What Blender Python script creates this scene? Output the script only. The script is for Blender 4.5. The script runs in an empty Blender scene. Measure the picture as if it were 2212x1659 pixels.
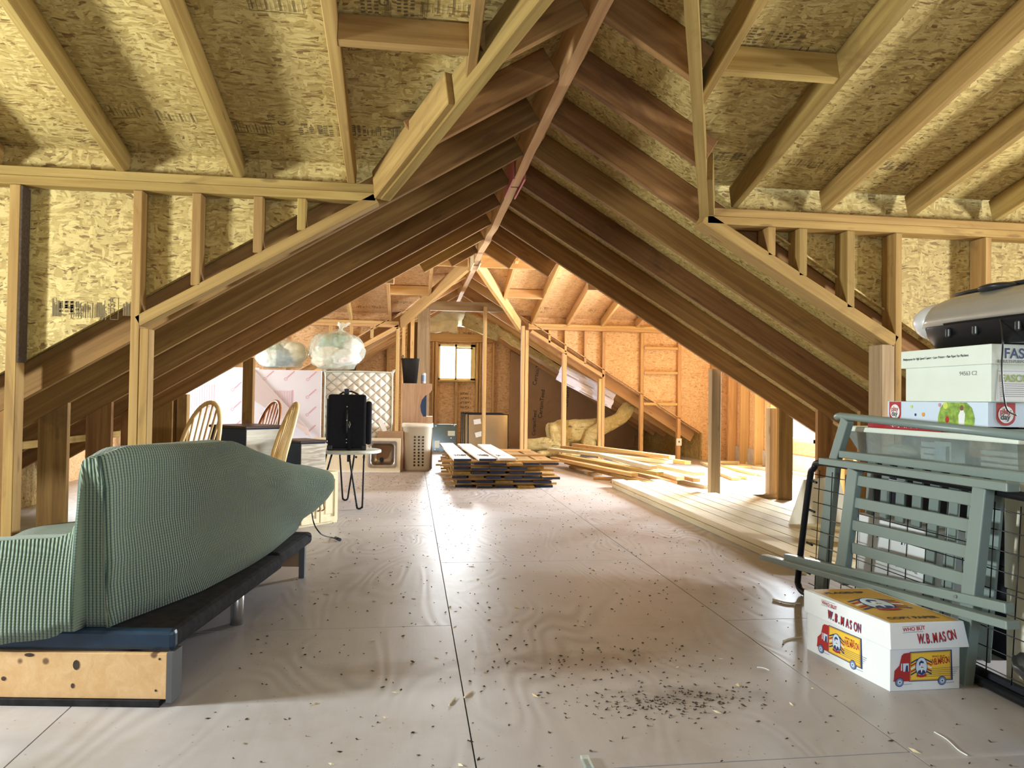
import bpy, bmesh, math, random
from mathutils import Vector, Matrix, noise
random.seed(7)
D = bpy.data; C = bpy.context.scene.collection; SC = bpy.context.scene
# ---------------------------------------------------------------- camera
FPX, IW, IH = 1597.0, 2212, 1659
PITCH, YAW, ROLL, HC = 0.0185, math.atan(217 / 1597.0), 0.014, 1.0
_f = Vector((math.sin(YAW) * math.cos(PITCH), math.cos(YAW) * math.cos(PITCH), math.sin(PITCH)))
_r = Vector((math.cos(YAW), -math.sin(YAW), 0)); _u = _r.cross(_f)
CR = _r * math.cos(ROLL) + _u * math.sin(ROLL); CU = -_r * math.sin(ROLL) + _u * math.cos(ROLL); CF = _f
CAM = Vector((0, 0, HC))
cd = D.cameras.new('camera'); cam = D.objects.new('camera', cd); C.objects.link(cam)
cd.sensor_width = 36; cd.lens = FPX / IW * 36; cd.clip_start = 0.05; cd.clip_end = 200
cam.matrix_world = Matrix(((CR.x, CU.x, -CF.x, CAM.x), (CR.y, CU.y, -CF.y, CAM.y), (CR.z, CU.z, -CF.z, CAM.z), (0, 0, 0, 1)))
SC.camera = cam
# ---------------------------------------------------------------- world, exposure, lights
w = D.worlds.new('world'); SC.world = w; w.use_nodes = True
w.node_tree.nodes['Background'].inputs[0].default_value = (0.74, 0.86, 1.0, 1)
w.node_tree.nodes['Background'].inputs[1].default_value = 1.0
SC.view_settings.view_transform = 'Standard'; SC.view_settings.look = 'None'
SC.view_settings.gamma = 1; SC.view_settings.use_curve_mapping = False
SC.view_settings.exposure = 0.84
SC.cycles.use_denoising = True
SC.cycles.max_bounces = 8; SC.cycles.diffuse_bounces = 5; SC.cycles.transparent_max_bounces = 12
SC.cycles.sample_clamp_indirect = 6; SC.cycles.use_adaptive_sampling = True; SC.cycles.adaptive_threshold = 0.025
def area(name, loc, direction, sx, sy, power, color):
    l = D.lights.new(name, 'AREA'); l.shape = 'RECTANGLE'; l.size = sx; l.size_y = sy; l.energy = power; l.color = color
    o = D.objects.new(name, l); C.objects.link(o); o.location = loc
    o.rotation_euler = Vector(direction).to_track_quat('-Z', 'Y').to_euler(); return o
# daylight standing in each window opening
area('daylight_near_left', (-3.9, 2.32, 1.32), (1, 0.1, 0.05), 0.45, 0.5, 215, (0.90, 0.97, 0.98))
area('daylight_near_right', (5.45, 2.32, 1.35), (-1, 0.1, 0.05), 0.45, 0.5, 190, (0.95, 0.98, 1.0))
area('daylight_far_right', (5.5, 9.1, 1.4), (-1, -0.75, -0.35), 1.2, 1.2, 760, (0.86, 0.94, 1.0))
area('daylight_far_left', (-4.05, 9.3, 1.4), (1, 0, -0.25), 1.2, 1.2, 115, (0.92, 0.98, 1.0))
area('daylight_behind', (0.6, -1.3, 1.45), (0, 1, -0.7), 1.1, 0.9, 30, (0.55, 0.76, 1.0))
area('daylight_gable', (0.9, 15.45, 1.7), (0, -1, -0.15), 0.9, 0.85, 200, (0.95, 0.98, 1.0))

def at(px, py, X=None, Y=None, Z=None):
    """the point of the room seen at a place of the 2212x1659 photograph, at a known X, Y or Z"""
    d = CF + CR * ((px - IW / 2) / FPX) - CU * ((py - IH / 2) / FPX)
    for i, v in enumerate((X, Y, Z)):
        if v is not None:
            return CAM + d * ((v - CAM[i]) / d[i])

# ---------------------------------------------------------------- node materials
MAT = {}
def newmat(name):
    m = D.materials.new(name); m.use_nodes = True; nt = m.node_tree
    b = nt.nodes['Principled BSDF']; MAT[name] = m
    return m, nt, b
def nd(nt, t, **k):
    n = nt.nodes.new(t)
    for a, v in k.items():
        if a in ('inp',):
            for i, x in v.items(): n.inputs[i].default_value = x
        else: setattr(n, a, v)
    return n
def lk(nt, a, b): nt.links.new(a, b)
def ramp(nt, stops, fac=None, interp='LINEAR'):
    r = nt.nodes.new('ShaderNodeValToRGB'); r.color_ramp.interpolation = interp
    e = r.color_ramp.elements
    while len(e) > 1: e.remove(e[-1])
    e[0].position = stops[0][0]; e[0].color = (*stops[0][1], 1)
    for p, c in stops[1:]:
        x = e.new(p); x.color = (*c, 1)
    if fac is not None: lk(nt, fac, r.inputs[0])
    return r
def mapping(nt, src, scale=(1, 1, 1), loc=(0, 0, 0), rot=(0, 0, 0)):
    mp = nd(nt, 'ShaderNodeMapping'); mp.inputs['Scale'].default_value = scale
    mp.inputs['Location'].default_value = loc; mp.inputs['Rotation'].default_value = rot
    lk(nt, src, mp.inputs[0]); return mp.outputs[0]
def noisen(nt, vec, scale, detail=3, rough=0.55, dist=0.0):
    n = nd(nt, 'ShaderNodeTexNoise'); n.inputs['Scale'].default_value = scale; n.inputs['Detail'].default_value = detail
    n.inputs['Roughness'].default_value = rough; n.inputs['Distortion'].default_value = dist
    lk(nt, vec, n.inputs['Vector']); return n
def mix(nt, fac, a, b, blend='MIX'):
    m = nd(nt, 'ShaderNodeMix', data_type='RGBA', blend_type=blend)
    for s, v in ((m.inputs[0], fac), (m.inputs[6], a), (m.inputs[7], b)):
        if isinstance(v, (int, float)): s.default_value = v
        elif isinstance(v, tuple): s.default_value = (*v, 1)
        else: lk(nt, v, s)
    return m.outputs[2]
def mth(nt, op, a, b=0.0):
    m = nd(nt, 'ShaderNodeMath', operation=op)
    for i, v in enumerate((a, b)):
        if isinstance(v, (int, float)): m.inputs[i].default_value = v
        else: lk(nt, v, m.inputs[i])
    return m.outputs[0]
def bump(nt, b, h, strength=0.3, dist=0.01):
    bp = nd(nt, 'ShaderNodeBump'); bp.inputs['Strength'].default_value = strength; bp.inputs['Distance'].default_value = dist
    lk(nt, h, bp.inputs['Height']); lk(nt, bp.outputs[0], b.inputs['Normal'])
def rand_vec(nt, amount=30.0):
    """object coordinates shifted by a random amount per object"""
    tc = nd(nt, 'ShaderNodeTexCoord'); oi = nd(nt, 'ShaderNodeObjectInfo')
    cx = nd(nt, 'ShaderNodeCombineXYZ')
    s = mth(nt, 'MULTIPLY', oi.outputs['Random'], amount)
    for i in range(3): lk(nt, s, cx.inputs[i])
    a = nd(nt, 'ShaderNodeVectorMath', operation='ADD'); lk(nt, tc.outputs['Object'], a.inputs[0]); lk(nt, cx.outputs[0], a.inputs[1])
    return a.outputs[0], oi.outputs['Random']

def lumber(name, light, dark, stain, knots=0.5, rough=0.75):
    m, nt, b = newmat(name)
    v, rnd = rand_vec(nt)
    g = noisen(nt, mapping(nt, v, (0.9, 22, 22)), 1.0, 4, 0.6, 0.6)
    fine = noisen(nt, mapping(nt, v, (4, 160, 160)), 1.0, 2, 0.5)
    col = mix(nt, ramp(nt, [(0.36, (0, 0, 0)), (0.66, (1, 1, 1))], g.outputs[0]).outputs[0], dark, light)
    col = mix(nt, mth(nt, 'MULTIPLY', fine.outputs[0], 0.35), col, tuple(c * 0.62 for c in light))
    kv = nd(nt, 'ShaderNodeTexVoronoi'); kv.inputs['Scale'].default_value = 1.0
    lk(nt, mapping(nt, v, (2.2, 9, 9)), kv.inputs['Vector'])
    kr = ramp(nt, [(0.0, (1, 1, 1)), (0.085, (0.9, 0.9, 0.9)), (0.13, (0, 0, 0))], kv.outputs['Distance'])
    col = mix(nt, mth(nt, 'MULTIPLY', kr.outputs[0], knots), col, (0.10, 0.045, 0.02))
    st = noisen(nt, mapping(nt, v, (1.3, 3.2, 3.2), (7, 3, 1)), 1.0, 4, 0.65, 1.5)
    sr = ramp(nt, [(0.58, (0, 0, 0)), (0.72, (1, 1, 1))], st.outputs[0])
    col = mix(nt, mth(nt, 'MULTIPLY', sr.outputs[0], 0.45), col, stain)
    hv = nd(nt, 'ShaderNodeHueSaturation'); lk(nt, col, hv.inputs['Color'])
    lk(nt, mth(nt, 'ADD', mth(nt, 'MULTIPLY', rnd, 0.32), 0.80), hv.inputs['Value'])
    lk(nt, mth(nt, 'ADD', mth(nt, 'MULTIPLY', mth(nt, 'FRACT', mth(nt, 'MULTIPLY', rnd, 7.3)), 0.018), 0.491), hv.inputs['Hue'])
    lk(nt, hv.outputs[0], b.inputs['Base Color']); b.inputs['Roughness'].default_value = rough
    b.inputs['Specular IOR Level'].default_value = 0.25
    bump(nt, b, g.outputs[0], 0.25, 0.004)
    return m
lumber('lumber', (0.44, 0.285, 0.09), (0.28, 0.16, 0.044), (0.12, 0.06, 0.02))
lumber('lumber_new', (0.68, 0.43, 0.19), (0.54, 0.31, 0.12), (0.38, 0.19, 0.07), 0.35)
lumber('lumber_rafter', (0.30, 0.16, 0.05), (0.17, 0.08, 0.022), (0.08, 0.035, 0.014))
lumber('lumber_pale', (0.80, 0.70, 0.50), (0.68, 0.55, 0.33), (0.46, 0.36, 0.19), 0.3)
lumber('lumber_grey', (0.42, 0.30, 0.17), (0.27, 0.18, 0.09), (0.12, 0.08, 0.05))
lumber('pine_board', (0.80, 0.56, 0.27), (0.72, 0.47, 0.20), (0.60, 0.36, 0.14), 0.9, 0.5)

def osb(name, a, b_, c, tint=1.0):
    m, nt, b = newmat(name)
    tc = nd(nt, 'ShaderNodeTexCoord'); v = tc.outputs['Object']
    wn = noisen(nt, v, 5.0, 2)
    sep = nd(nt, 'ShaderNodeVectorMath', operation='MULTIPLY_ADD'); lk(nt, wn.outputs['Color'], sep.inputs[0])
    sep.inputs[1].default_value = (0.10, 0.10, 0.10); lk(nt, v, sep.inputs[2]); v2 = sep.outputs[0]
    layers = []
    for sc, rot in (((11, 44, 44), 0.0), ((15, 52, 52), 0.7), ((34, 13, 13), 0.35)):
        vo = nd(nt, 'ShaderNodeTexVoronoi'); vo.inputs['Scale'].default_value = 1.6
        lk(nt, mapping(nt, v2, sc, (sc[0], 3, 1), (0, 0, rot)), vo.inputs['Vector'])
        s = nd(nt, 'ShaderNodeSeparateColor'); lk(nt, vo.outputs['Color'], s.inputs[0]); layers.append((s.outputs[0], s.outputs[1]))
    c0 = ramp(nt, [(0.0, c), (0.3, a), (1.0, b_)], layers[0][0]).outputs[0]
    c1 = ramp(nt, [(0.0, a), (1.0, b_)], layers[1][0]).outputs[0]
    c2 = ramp(nt, [(0.0, a), (1.0, b_)], layers[2][0]).outputs[0]
    col = mix(nt, ramp(nt, [(0.5, (0, 0, 0)), (0.52, (1, 1, 1))], layers[1][1]).outputs[0], c0, c1)
    col = mix(nt, ramp(nt, [(0.74, (0, 0, 0)), (0.76, (1, 1, 1))], layers[2][1]).outputs[0], col, c2)
    fl = noisen(nt, mapping(nt, v2, (16, 95, 95)), 1.0, 3, 0.65, 1.2)
    fr = ramp(nt, [(0.335, (1, 1, 1)), (0.41, (0, 0, 0))], fl.outputs[0])
    col = mix(nt, mth(nt, 'MULTIPLY', fr.outputs[0], 0.7), col, tuple(x * 0.38 for x in c))
    big = noisen(nt, v, 0.9, 3)
    col = mix(nt, mth(nt, 'MULTIPLY', ramp(nt, [(0.42, (0, 0, 0)), (0.7, (1, 1, 1))], big.outputs[0]).outputs[0], 0.28), col, tuple(x * 1.1 for x in c))
    lk(nt, col, b.inputs['Base Color']); b.inputs['Roughness'].default_value = 0.62; b.inputs['Specular IOR Level'].default_value = 0.3
    bump(nt, b, layers[0][0], 0.18, 0.003)
osb('osb', (0.37, 0.26, 0.08), (0.62, 0.48, 0.19), (0.18, 0.105, 0.035))
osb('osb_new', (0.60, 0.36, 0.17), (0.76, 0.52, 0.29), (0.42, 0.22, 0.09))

# plywood subfloor
m, nt, b = newmat('plywood_floor')
tc = nd(nt, 'ShaderNodeTexCoord'); at_ = nd(nt, 'ShaderNodeAttribute', attribute_name='sheet')
sc_ = nd(nt, 'ShaderNodeVectorMath', operation='MULTIPLY_ADD'); lk(nt, at_.outputs['Color'], sc_.inputs[0]); sc_.inputs[1].default_value = (40, 40, 0); lk(nt, tc.outputs['Object'], sc_.inputs[2])
v = sc_.outputs[0]
wn = noisen(nt, mapping(nt, v, (1.6, 0.55, 1)), 1.0, 2.0, 0.45, 0.3)
rings = nd(nt, 'ShaderNodeTexWave', wave_type='BANDS', bands_direction='X'); rings.inputs['Scale'].default_value = 0.0
ph = mth(nt, 'MULTIPLY', wn.outputs[0], 150.0)
sn = mth(nt, 'SINE', ph)
grain = noisen(nt, mapping(nt, v, (90, 4, 1)), 1.0, 3)
gcol = mix(nt, ramp(nt, [(0.0, (0, 0, 0)), (1.0, (1, 1, 1))], mth(nt, 'ADD', mth(nt, 'MULTIPLY', sn, 0.5), 0.5)).outputs[0], (0.34, 0.315, 0.315), (0.50, 0.48, 0.485))
patch = noisen(nt, v, 0.9, 2)
flat = mix(nt, mth(nt, 'MULTIPLY', grain.outputs[0], 0.5), (0.46, 0.425, 0.42), (0.36, 0.325, 0.315))
col = mix(nt, ramp(nt, [(0.50, (0.06, 0.06, 0.06)), (0.66, (0.9, 0.9, 0.9))], patch.outputs[0]).outputs[0], flat, gcol)
dirt = noisen(nt, tc.outputs['Object'], 1.7, 5, 0.7)
col = mix(nt, mth(nt, 'MULTIPLY', ramp(nt, [(0.5, (0, 0, 0)), (0.72, (1, 1, 1))], dirt.outputs[0]).outputs[0], 0.5), col, (0.30, 0.24, 0.18))
# old brown spill near the middle of the near floor
for (sx, sy, rx, ry, cc, amt) in ((0.62, 2.78, 0.42, 0.17, (0.20, 0.13, 0.07), 0.5), (0.95, 2.42, 0.30, 0.10, (0.14, 0.12, 0.10), 0.45), (-0.05, 2.75, 0.3, 0.12, (0.26, 0.18, 0.10), 0.45)):
    sv = mapping(nt, tc.outputs['Object'], (1 / rx, 1 / ry, 0), (-sx / rx, -sy / ry, 0))
    ln = nd(nt, 'ShaderNodeVectorMath', operation='LENGTH'); lk(nt, sv, ln.inputs[0])
    dn = noisen(nt, tc.outputs['Object'], 7, 4, 0.7)
    rr = mth(nt, 'ADD', ln.outputs['Value'], mth(nt, 'MULTIPLY', mth(nt, 'SUBTRACT', dn.outputs[0], 0.5), 2.2))
    col = mix(nt, mth(nt, 'MULTIPLY', ramp(nt, [(0.25, (1, 1, 1)), (1.0, (0, 0, 0))], rr).outputs[0], amt), col, cc)
sp = nd(nt, 'ShaderNodeTexVoronoi'); sp.inputs['Scale'].default_value = 26; lk(nt, tc.outputs['Object'], sp.inputs['Vector'])
col = mix(nt, mth(nt, 'MULTIPLY', ramp(nt, [(0.05, (1, 1, 1)), (0.10, (0, 0, 0))], sp.outputs['Distance']).outputs[0], 0.6), col, (0.10, 0.07, 0.05))
lk(nt, col, b.inputs['Base Color']); b.inputs['Roughness'].default_value = 0.42; b.inputs['Specular IOR Level'].default_value = 0.5
bump(nt, b, sn, 0.12, 0.002)

def plain(name, col, rough=0.6, metal=0.0, nz=0.0, nscale=8.0, spec=0.4, **k):
    m, nt, b = newmat(name)
    b.inputs['Roughness'].default_value = rough; b.inputs['Metallic'].default_value = metal; b.inputs['Specular IOR Level'].default_value = spec
    tc = nd(nt, 'ShaderNodeTexCoord'); n = noisen(nt, tc.outputs['Object'], nscale, 4, 0.6)
    c = mix(nt, ramp(nt, [(0.35, (0, 0, 0)), (0.7, (1, 1, 1))], n.outputs[0]).outputs[0], tuple(x * (1 - nz) for x in col), tuple(min(1, x * (1 + nz * 0.5)) for x in col))
    lk(nt, c, b.inputs['Base Color'])
    for a, v in k.items(): b.inputs[a].default_value = v
    return m
plain('white_card', (0.83, 0.85, 0.84), 0.55, nz=0.04)
plain('mint_card', (0.74, 0.80, 0.70), 0.6, nz=0.03)
plain('mustard_print', (0.62, 0.36, 0.06), 0.5, nz=0.05); plain('yellow_print', (0.90, 0.58, 0.06), 0.5)
plain('red_print', (0.42, 0.03, 0.03), 0.5); plain('navy_print', (0.03, 0.05, 0.16), 0.5); plain('tyre_print', (0.20, 0.28, 0.46), 0.5)
plain('sky_print', (0.62, 0.74, 0.86), 0.5); plain('black_ink', (0.03, 0.03, 0.035), 0.6); plain('grey_ink', (0.25, 0.25, 0.24), 0.6)
plain('pink_ink', (0.62, 0.30, 0.36), 0.6); plain('green_ink', (0.32, 0.44, 0.10), 0.6); plain('white_ink', (0.85, 0.85, 0.85), 0.6)
plain('grass_print', (0.32, 0.50, 0.08), 0.5, nz=0.5, nscale=30); plain('brown_skin_print', (0.20, 0.10, 0.05)); plain('orange_print', (0.75, 0.36, 0.08)); plain('lime_print', (0.62, 0.70, 0.12)); plain('stamp_ink', (0.15, 0.105, 0.045), 0.7)
plain('sage_paint', (0.20, 0.25, 0.225), 0.35, nz=0.05, nscale=3); plain('cream_card', (0.72, 0.68, 0.55), 0.6, nz=0.06)
plain('black_metal', (0.012, 0.012, 0.014), 0.35, 0.4); plain('black_plastic', (0.02, 0.021, 0.022), 0.35, nz=0.2)
plain('dark_gap', (0.03, 0.022, 0.015), 0.9); plain('steel', (0.55, 0.55, 0.56), 0.28, 0.9); plain('silver_shell', (0.50, 0.47, 0.40), 0.28, 0.55, nz=0.05)
plain('silver_light', (0.72, 0.72, 0.72), 0.3, 0.3); plain('sink_steel', (0.42, 0.38, 0.34), 0.3, 0.85, nz=0.1)
plain('counter_laminate', (0.72, 0.64, 0.47), 0.45, nz=0.05); plain('navy_paint', (0.02, 0.045, 0.11), 0.5, nz=0.25, nscale=5)
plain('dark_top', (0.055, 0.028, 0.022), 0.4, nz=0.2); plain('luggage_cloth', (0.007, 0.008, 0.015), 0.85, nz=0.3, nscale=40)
plain('felt_black', (0.022, 0.021, 0.022), 0.95, nz=0.5, nscale=25, spec=0.2); plain('vinyl_blue', (0.012, 0.035, 0.07), 0.4, nz=0.3, nscale=9)
plain('hamper_plastic', (0.66, 0.61, 0.50), 0.45); plain('red_box', (0.35, 0.01, 0.02), 0.4); plain('kraft_dark', (0.36, 0.22, 0.12), 0.75, nz=0.15, nscale=3)
plain('cloth_white', (0.80, 0.80, 0.78), 0.9, nz=0.08); plain('cloth_blue', (0.10, 0.15, 0.20), 0.9, nz=0.2); plain('cloth_green', (0.22, 0.36, 0.26), 0.9, nz=0.2); plain('cloth_cream', (0.78, 0.72, 0.58), 0.9, nz=0.1)
plain('baffle_foam', (0.62, 0.62, 0.76), 0.55, nz=0.06); plain('concrete', (0.48, 0.42, 0.36), 0.9, nz=0.2); plain('vinyl_cream', (0.80, 0.70, 0.36), 0.5)
plain('white_plastic', (0.80, 0.80, 0.78), 0.35); plain('glass_green', (0.10, 0.14, 0.12), 0.12, nz=0.1, spec=0.8); plain('mirror', (0.62, 0.50, 0.34), 0.16, 0.75)
plain('chip_brown', (0.07, 0.045, 0.028), 0.9, nz=0.4, nscale=60); plain('pink_plate', (0.55, 0.16, 0.15), 0.6); plain('bronze', (0.18, 0.08, 0.03), 0.4, 0.6)
plain('navy_end', (0.02, 0.035, 0.09), 0.6, nz=0.2); plain('rubber_grey', (0.10, 0.10, 0.10), 0.7)
plain('grey_pink_sheet', (0.50, 0.42, 0.41), 0.7); plain('ivory_trim', (0.66, 0.68, 0.58), 0.7, nz=0.1)
# kraft paper
m, nt, b = newmat('kraft_paper'); tc = nd(nt, 'ShaderNodeTexCoord')
n1 = noisen(nt, tc.outputs['Object'], 2.2, 5, 0.6, 0.5)
lk(nt, mix(nt, n1.outputs[0], (0.30, 0.17, 0.08), (0.46, 0.29, 0.15)), b.inputs['Base Color']); b.inputs['Roughness'].default_value = 0.6; bump(nt, b, n1.outputs[0], 0.6, 0.05)
plain('wool_pale', (0.84, 0.78, 0.52), 0.95, nz=0.2, nscale=6); plain('white_plank', (0.80, 0.77, 0.72), 0.6, nz=0.08, nscale=4)  # plank colour whitened to carry the window light on the top layer
# glass wool
m, nt, b = newmat('glass_wool'); tc = nd(nt, 'ShaderNodeTexCoord')
n1 = noisen(nt, tc.outputs['Object'], 9, 6, 0.75, 1.0); n2 = noisen(nt, mapping(nt, tc.outputs['Object'], (6, 6, 20)), 1.0, 5, 0.7)
c = mix(nt, ramp(nt, [(0.3, (0, 0, 0)), (0.7, (1, 1, 1))], n1.outputs[0]).outputs[0], (0.62, 0.45, 0.14), (0.90, 0.78, 0.42))
c = mix(nt, ramp(nt, [(0.60, (0, 0, 0)), (0.68, (1, 1, 1))], n2.outputs[0]).outputs[0], c, (0.28, 0.20, 0.10))
lk(nt, c, b.inputs['Base Color']); b.inputs['Roughness'].default_value = 1.0; b.inputs['Specular IOR Level'].default_value = 0.1; bump(nt, b, n1.outputs[0], 1.0, 0.06)
# light oak, woodgrain laminates
def woodgrain(name, a, b_, sc=(3, 3, 60), rough=0.4, rot=0):
    m, nt, b = newmat(name); tc = nd(nt, 'ShaderNodeTexCoord')
    n = noisen(nt, mapping(nt, tc.outputs['Object'], sc, (0, 0, 0), (0, rot, 0)), 1.0, 4, 0.6, 1.2)
    lk(nt, mix(nt, ramp(nt, [(0.4, (0, 0, 0)), (0.62, (1, 1, 1))], n.outputs[0]).outputs[0], a, b_), b.inputs['Base Color']); b.inputs['Roughness'].default_value = rough
woodgrain('oak_light', (0.66, 0.45, 0.19), (0.76, 0.56, 0.27), (20, 20, 3)); woodgrain('cherry', (0.24, 0.085, 0.03), (0.34, 0.14, 0.05), (20, 20, 3))
woodgrain('zebra_laminate', (0.33, 0.27, 0.20), (0.62, 0.56, 0.46), (4, 4, 46)); woodgrain('pale_laminate', (0.50, 0.45, 0.35), (0.62, 0.57, 0.46), (3, 3, 60))
woodgrain('walnut_laminate', (0.34, 0.20, 0.11), (0.44, 0.28, 0.16), (22, 22, 1.5), 0.35); woodgrain('maple_door', (0.68, 0.58, 0.36), (0.76, 0.66, 0.44), (18, 18, 2))
# ribbed blanket
m, nt, b = newmat('ribbed_blanket'); uv = nd(nt, 'ShaderNodeUVMap'); sx = nd(nt, 'ShaderNodeSeparateXYZ'); lk(nt, uv.outputs[0], sx.inputs[0])
r1 = mth(nt, 'ADD', mth(nt, 'MULTIPLY', mth(nt, 'SINE', mth(nt, 'MULTIPLY', sx.outputs[0], 2 * math.pi / 0.0125)), 0.5), 0.5)
r2 = mth(nt, 'ADD', mth(nt, 'MULTIPLY', mth(nt, 'SINE', mth(nt, 'MULTIPLY', sx.outputs[1], 2 * math.pi / 0.009)), 0.5), 0.5)
h = mth(nt, 'MULTIPLY', mth(nt, 'POWER', r1, 0.7), mth(nt, 'ADD', mth(nt, 'MULTIPLY', r2, 0.45), 0.55))
c = mix(nt, ramp(nt, [(0.05, (0, 0, 0)), (0.6, (1, 1, 1))], h).outputs[0], (0.02, 0.052, 0.045), (0.185, 0.235, 0.155))
lk(nt, c, b.inputs['Base Color']); b.inputs['Roughness'].default_value = 0.95; b.inputs['Specular IOR Level'].default_value = 0.15; b.inputs['Sheen Weight'].default_value = 0.3
bump(nt, b, h, 0.8, 0.006)
# quilted mattress ticking
m, nt, b = newmat('quilted_ticking'); tc = nd(nt, 'ShaderNodeTexCoord'); s = nd(nt, 'ShaderNodeSeparateXYZ'); lk(nt, tc.outputs['Object'], s.inputs[0])
xa = mth(nt, 'MULTIPLY', s.outputs[0], 2 * math.pi / 0.145); za = mth(nt, 'MULTIPLY', s.outputs[2], 2 * math.pi / 0.13)
q = mth(nt, 'ABSOLUTE', mth(nt, 'ADD', mth(nt, 'COSINE', xa), mth(nt, 'COSINE', za)))
q = mth(nt, 'POWER', mth(nt, 'MULTIPLY', q, 0.5), 0.45)
lk(nt, mix(nt, ramp(nt, [(0.15, (0, 0, 0)), (0.5, (1, 1, 1))], q).outputs[0], (0.60, 0.58, 0.48), (0.80, 0.78, 0.70)), b.inputs['Base Color'])
b.inputs['Roughness'].default_value = 0.7; bump(nt, b, q, 1.0, 0.03)
# rigid foam board with a glossy film
m, nt, b = newmat('foam_board'); tc = nd(nt, 'ShaderNodeTexCoord'); n1 = noisen(nt, tc.outputs['Object'], 1.5, 2)
lk(nt, mix(nt, n1.outputs[0], (0.60, 0.57, 0.67), (0.72, 0.72, 0.76)), b.inputs['Base Color']); b.inputs['Roughness'].default_value = 0.25; b.inputs['Coat Weight'].default_value = 0.4
# thin clear films and panes (light passes straight through, as it does through the real ones)
def film(name, tint, opaque, rough=0.2, body=(0.8, 0.8, 0.8)):
    m, nt, b = newmat(name); tr = nd(nt, 'ShaderNodeBsdfTransparent'); tr.inputs[0].default_value = (*tint, 1)
    ms = nd(nt, 'ShaderNodeMixShader'); tc = nd(nt, 'ShaderNodeTexCoord'); n = noisen(nt, tc.outputs['Object'], 5, 4, 0.7, 2.0)
    lk(nt, mth(nt, 'ADD', mth(nt, 'MULTIPLY', mth(nt, 'SUBTRACT', n.outputs[0], 0.5), opaque * 0.9), opaque), ms.inputs[0])
    lk(nt, tr.outputs[0], ms.inputs[1]); lk(nt, b.outputs[0], ms.inputs[2]); b.inputs['Base Color'].default_value = (*body, 1); b.inputs['Roughness'].default_value = rough
    lk(nt, ms.outputs[0], nt.nodes['Material Output'].inputs[0])
film('window_glass', (0.97, 0.98, 0.98), 0.05, 0.05); film('bag_film', (0.94, 0.96, 0.94), 0.36, 0.22, (0.74, 0.82, 0.74)); film('tote_film', (0.80, 0.86, 0.84), 0.5, 0.3, (0.33, 0.38, 0.36))

# ---------------------------------------------------------------- mesh helpers
def link(name, me, mat=None, parent=None, smooth=False):
    o = D.objects.new(name, me); C.objects.link(o)
    if mat is not None and not me.materials:
        for q in (mat if isinstance(mat, (list, tuple)) else [mat]): me.materials.append(MAT[q])
    if smooth:
        for p in me.polygons: p.use_smooth = True
    if parent is not None: o.parent = parent
    return o
def finish(name, bm, mat, parent=None, smooth=False):
    me = D.meshes.new(name); bmesh.ops.recalc_face_normals(bm, faces=bm.faces); bm.to_mesh(me); bm.free()
    return link(name, me, mat, parent, smooth)
def tag(o, label, cat, group=None, kind=None):
    o['label'] = label
    if cat: o['category'] = cat
    if group: o['group'] = group
    if kind: o['kind'] = kind
    return o
def thing(name, label, cat, loc=(0, 0, 0), rz=0.0, group=None):
    o = D.objects.new(name, None); C.objects.link(o); o.location = loc; o.rotation_euler = (0, 0, rz); o.empty_display_size = 0.1
    return tag(o, label, cat, group)
def struct(o): o['kind'] = 'structure'; return o
def bx(bm, x0, x1, y0, y1, z0, z1, mi=0, M=None, bev=0.0):
    vs = [bm.verts.new(v) for v in ((x0, y0, z0), (x1, y0, z0), (x1, y1, z0), (x0, y1, z0), (x0, y0, z1), (x1, y0, z1), (x1, y1, z1), (x0, y1, z1))]
    fs = [bm.faces.new([vs[i] for i in f]) for f in ((0, 3, 2, 1), (4, 5, 6, 7), (0, 1, 5, 4), (1, 2, 6, 5), (2, 3, 7, 6), (3, 0, 4, 7))]
    for f in fs: f.material_index = mi
    if bev > 0:
        es = list({e for f in fs for e in f.edges}); r = bmesh.ops.bevel(bm, geom=es, offset=bev, segments=2, affect='EDGES', profile=0.5)
        for f in r['faces']: f.material_index = mi
        vs = list({v for f in r['faces'] for v in f.verts} | {v for v in vs if v.is_valid})
    if M is not None:
        for v in vs: v.co = M @ v.co
    return vs
def box(name, x0, x1, y0, y1, z0, z1, mat, parent=None, bev=0.0, M=None):
    bm = bmesh.new(); bx(bm, x0, x1, y0, y1, z0, z1, 0, M, bev); return finish(name, bm, mat, parent)
def frame_from(p0, p1, up=(0, 0, 1)):
    p0, p1 = Vector(p0), Vector(p1); x = (p1 - p0).normalized(); u = Vector(up)
    y = u.cross(x)
    if y.length < 1e-4: y = Vector((0, 1, 0)).cross(x)
    y.normalize(); z = x.cross(y)
    M = Matrix((x, y, z)).transposed().to_4x4(); M.translation = p0
    return M, (p1 - p0).length
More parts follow.
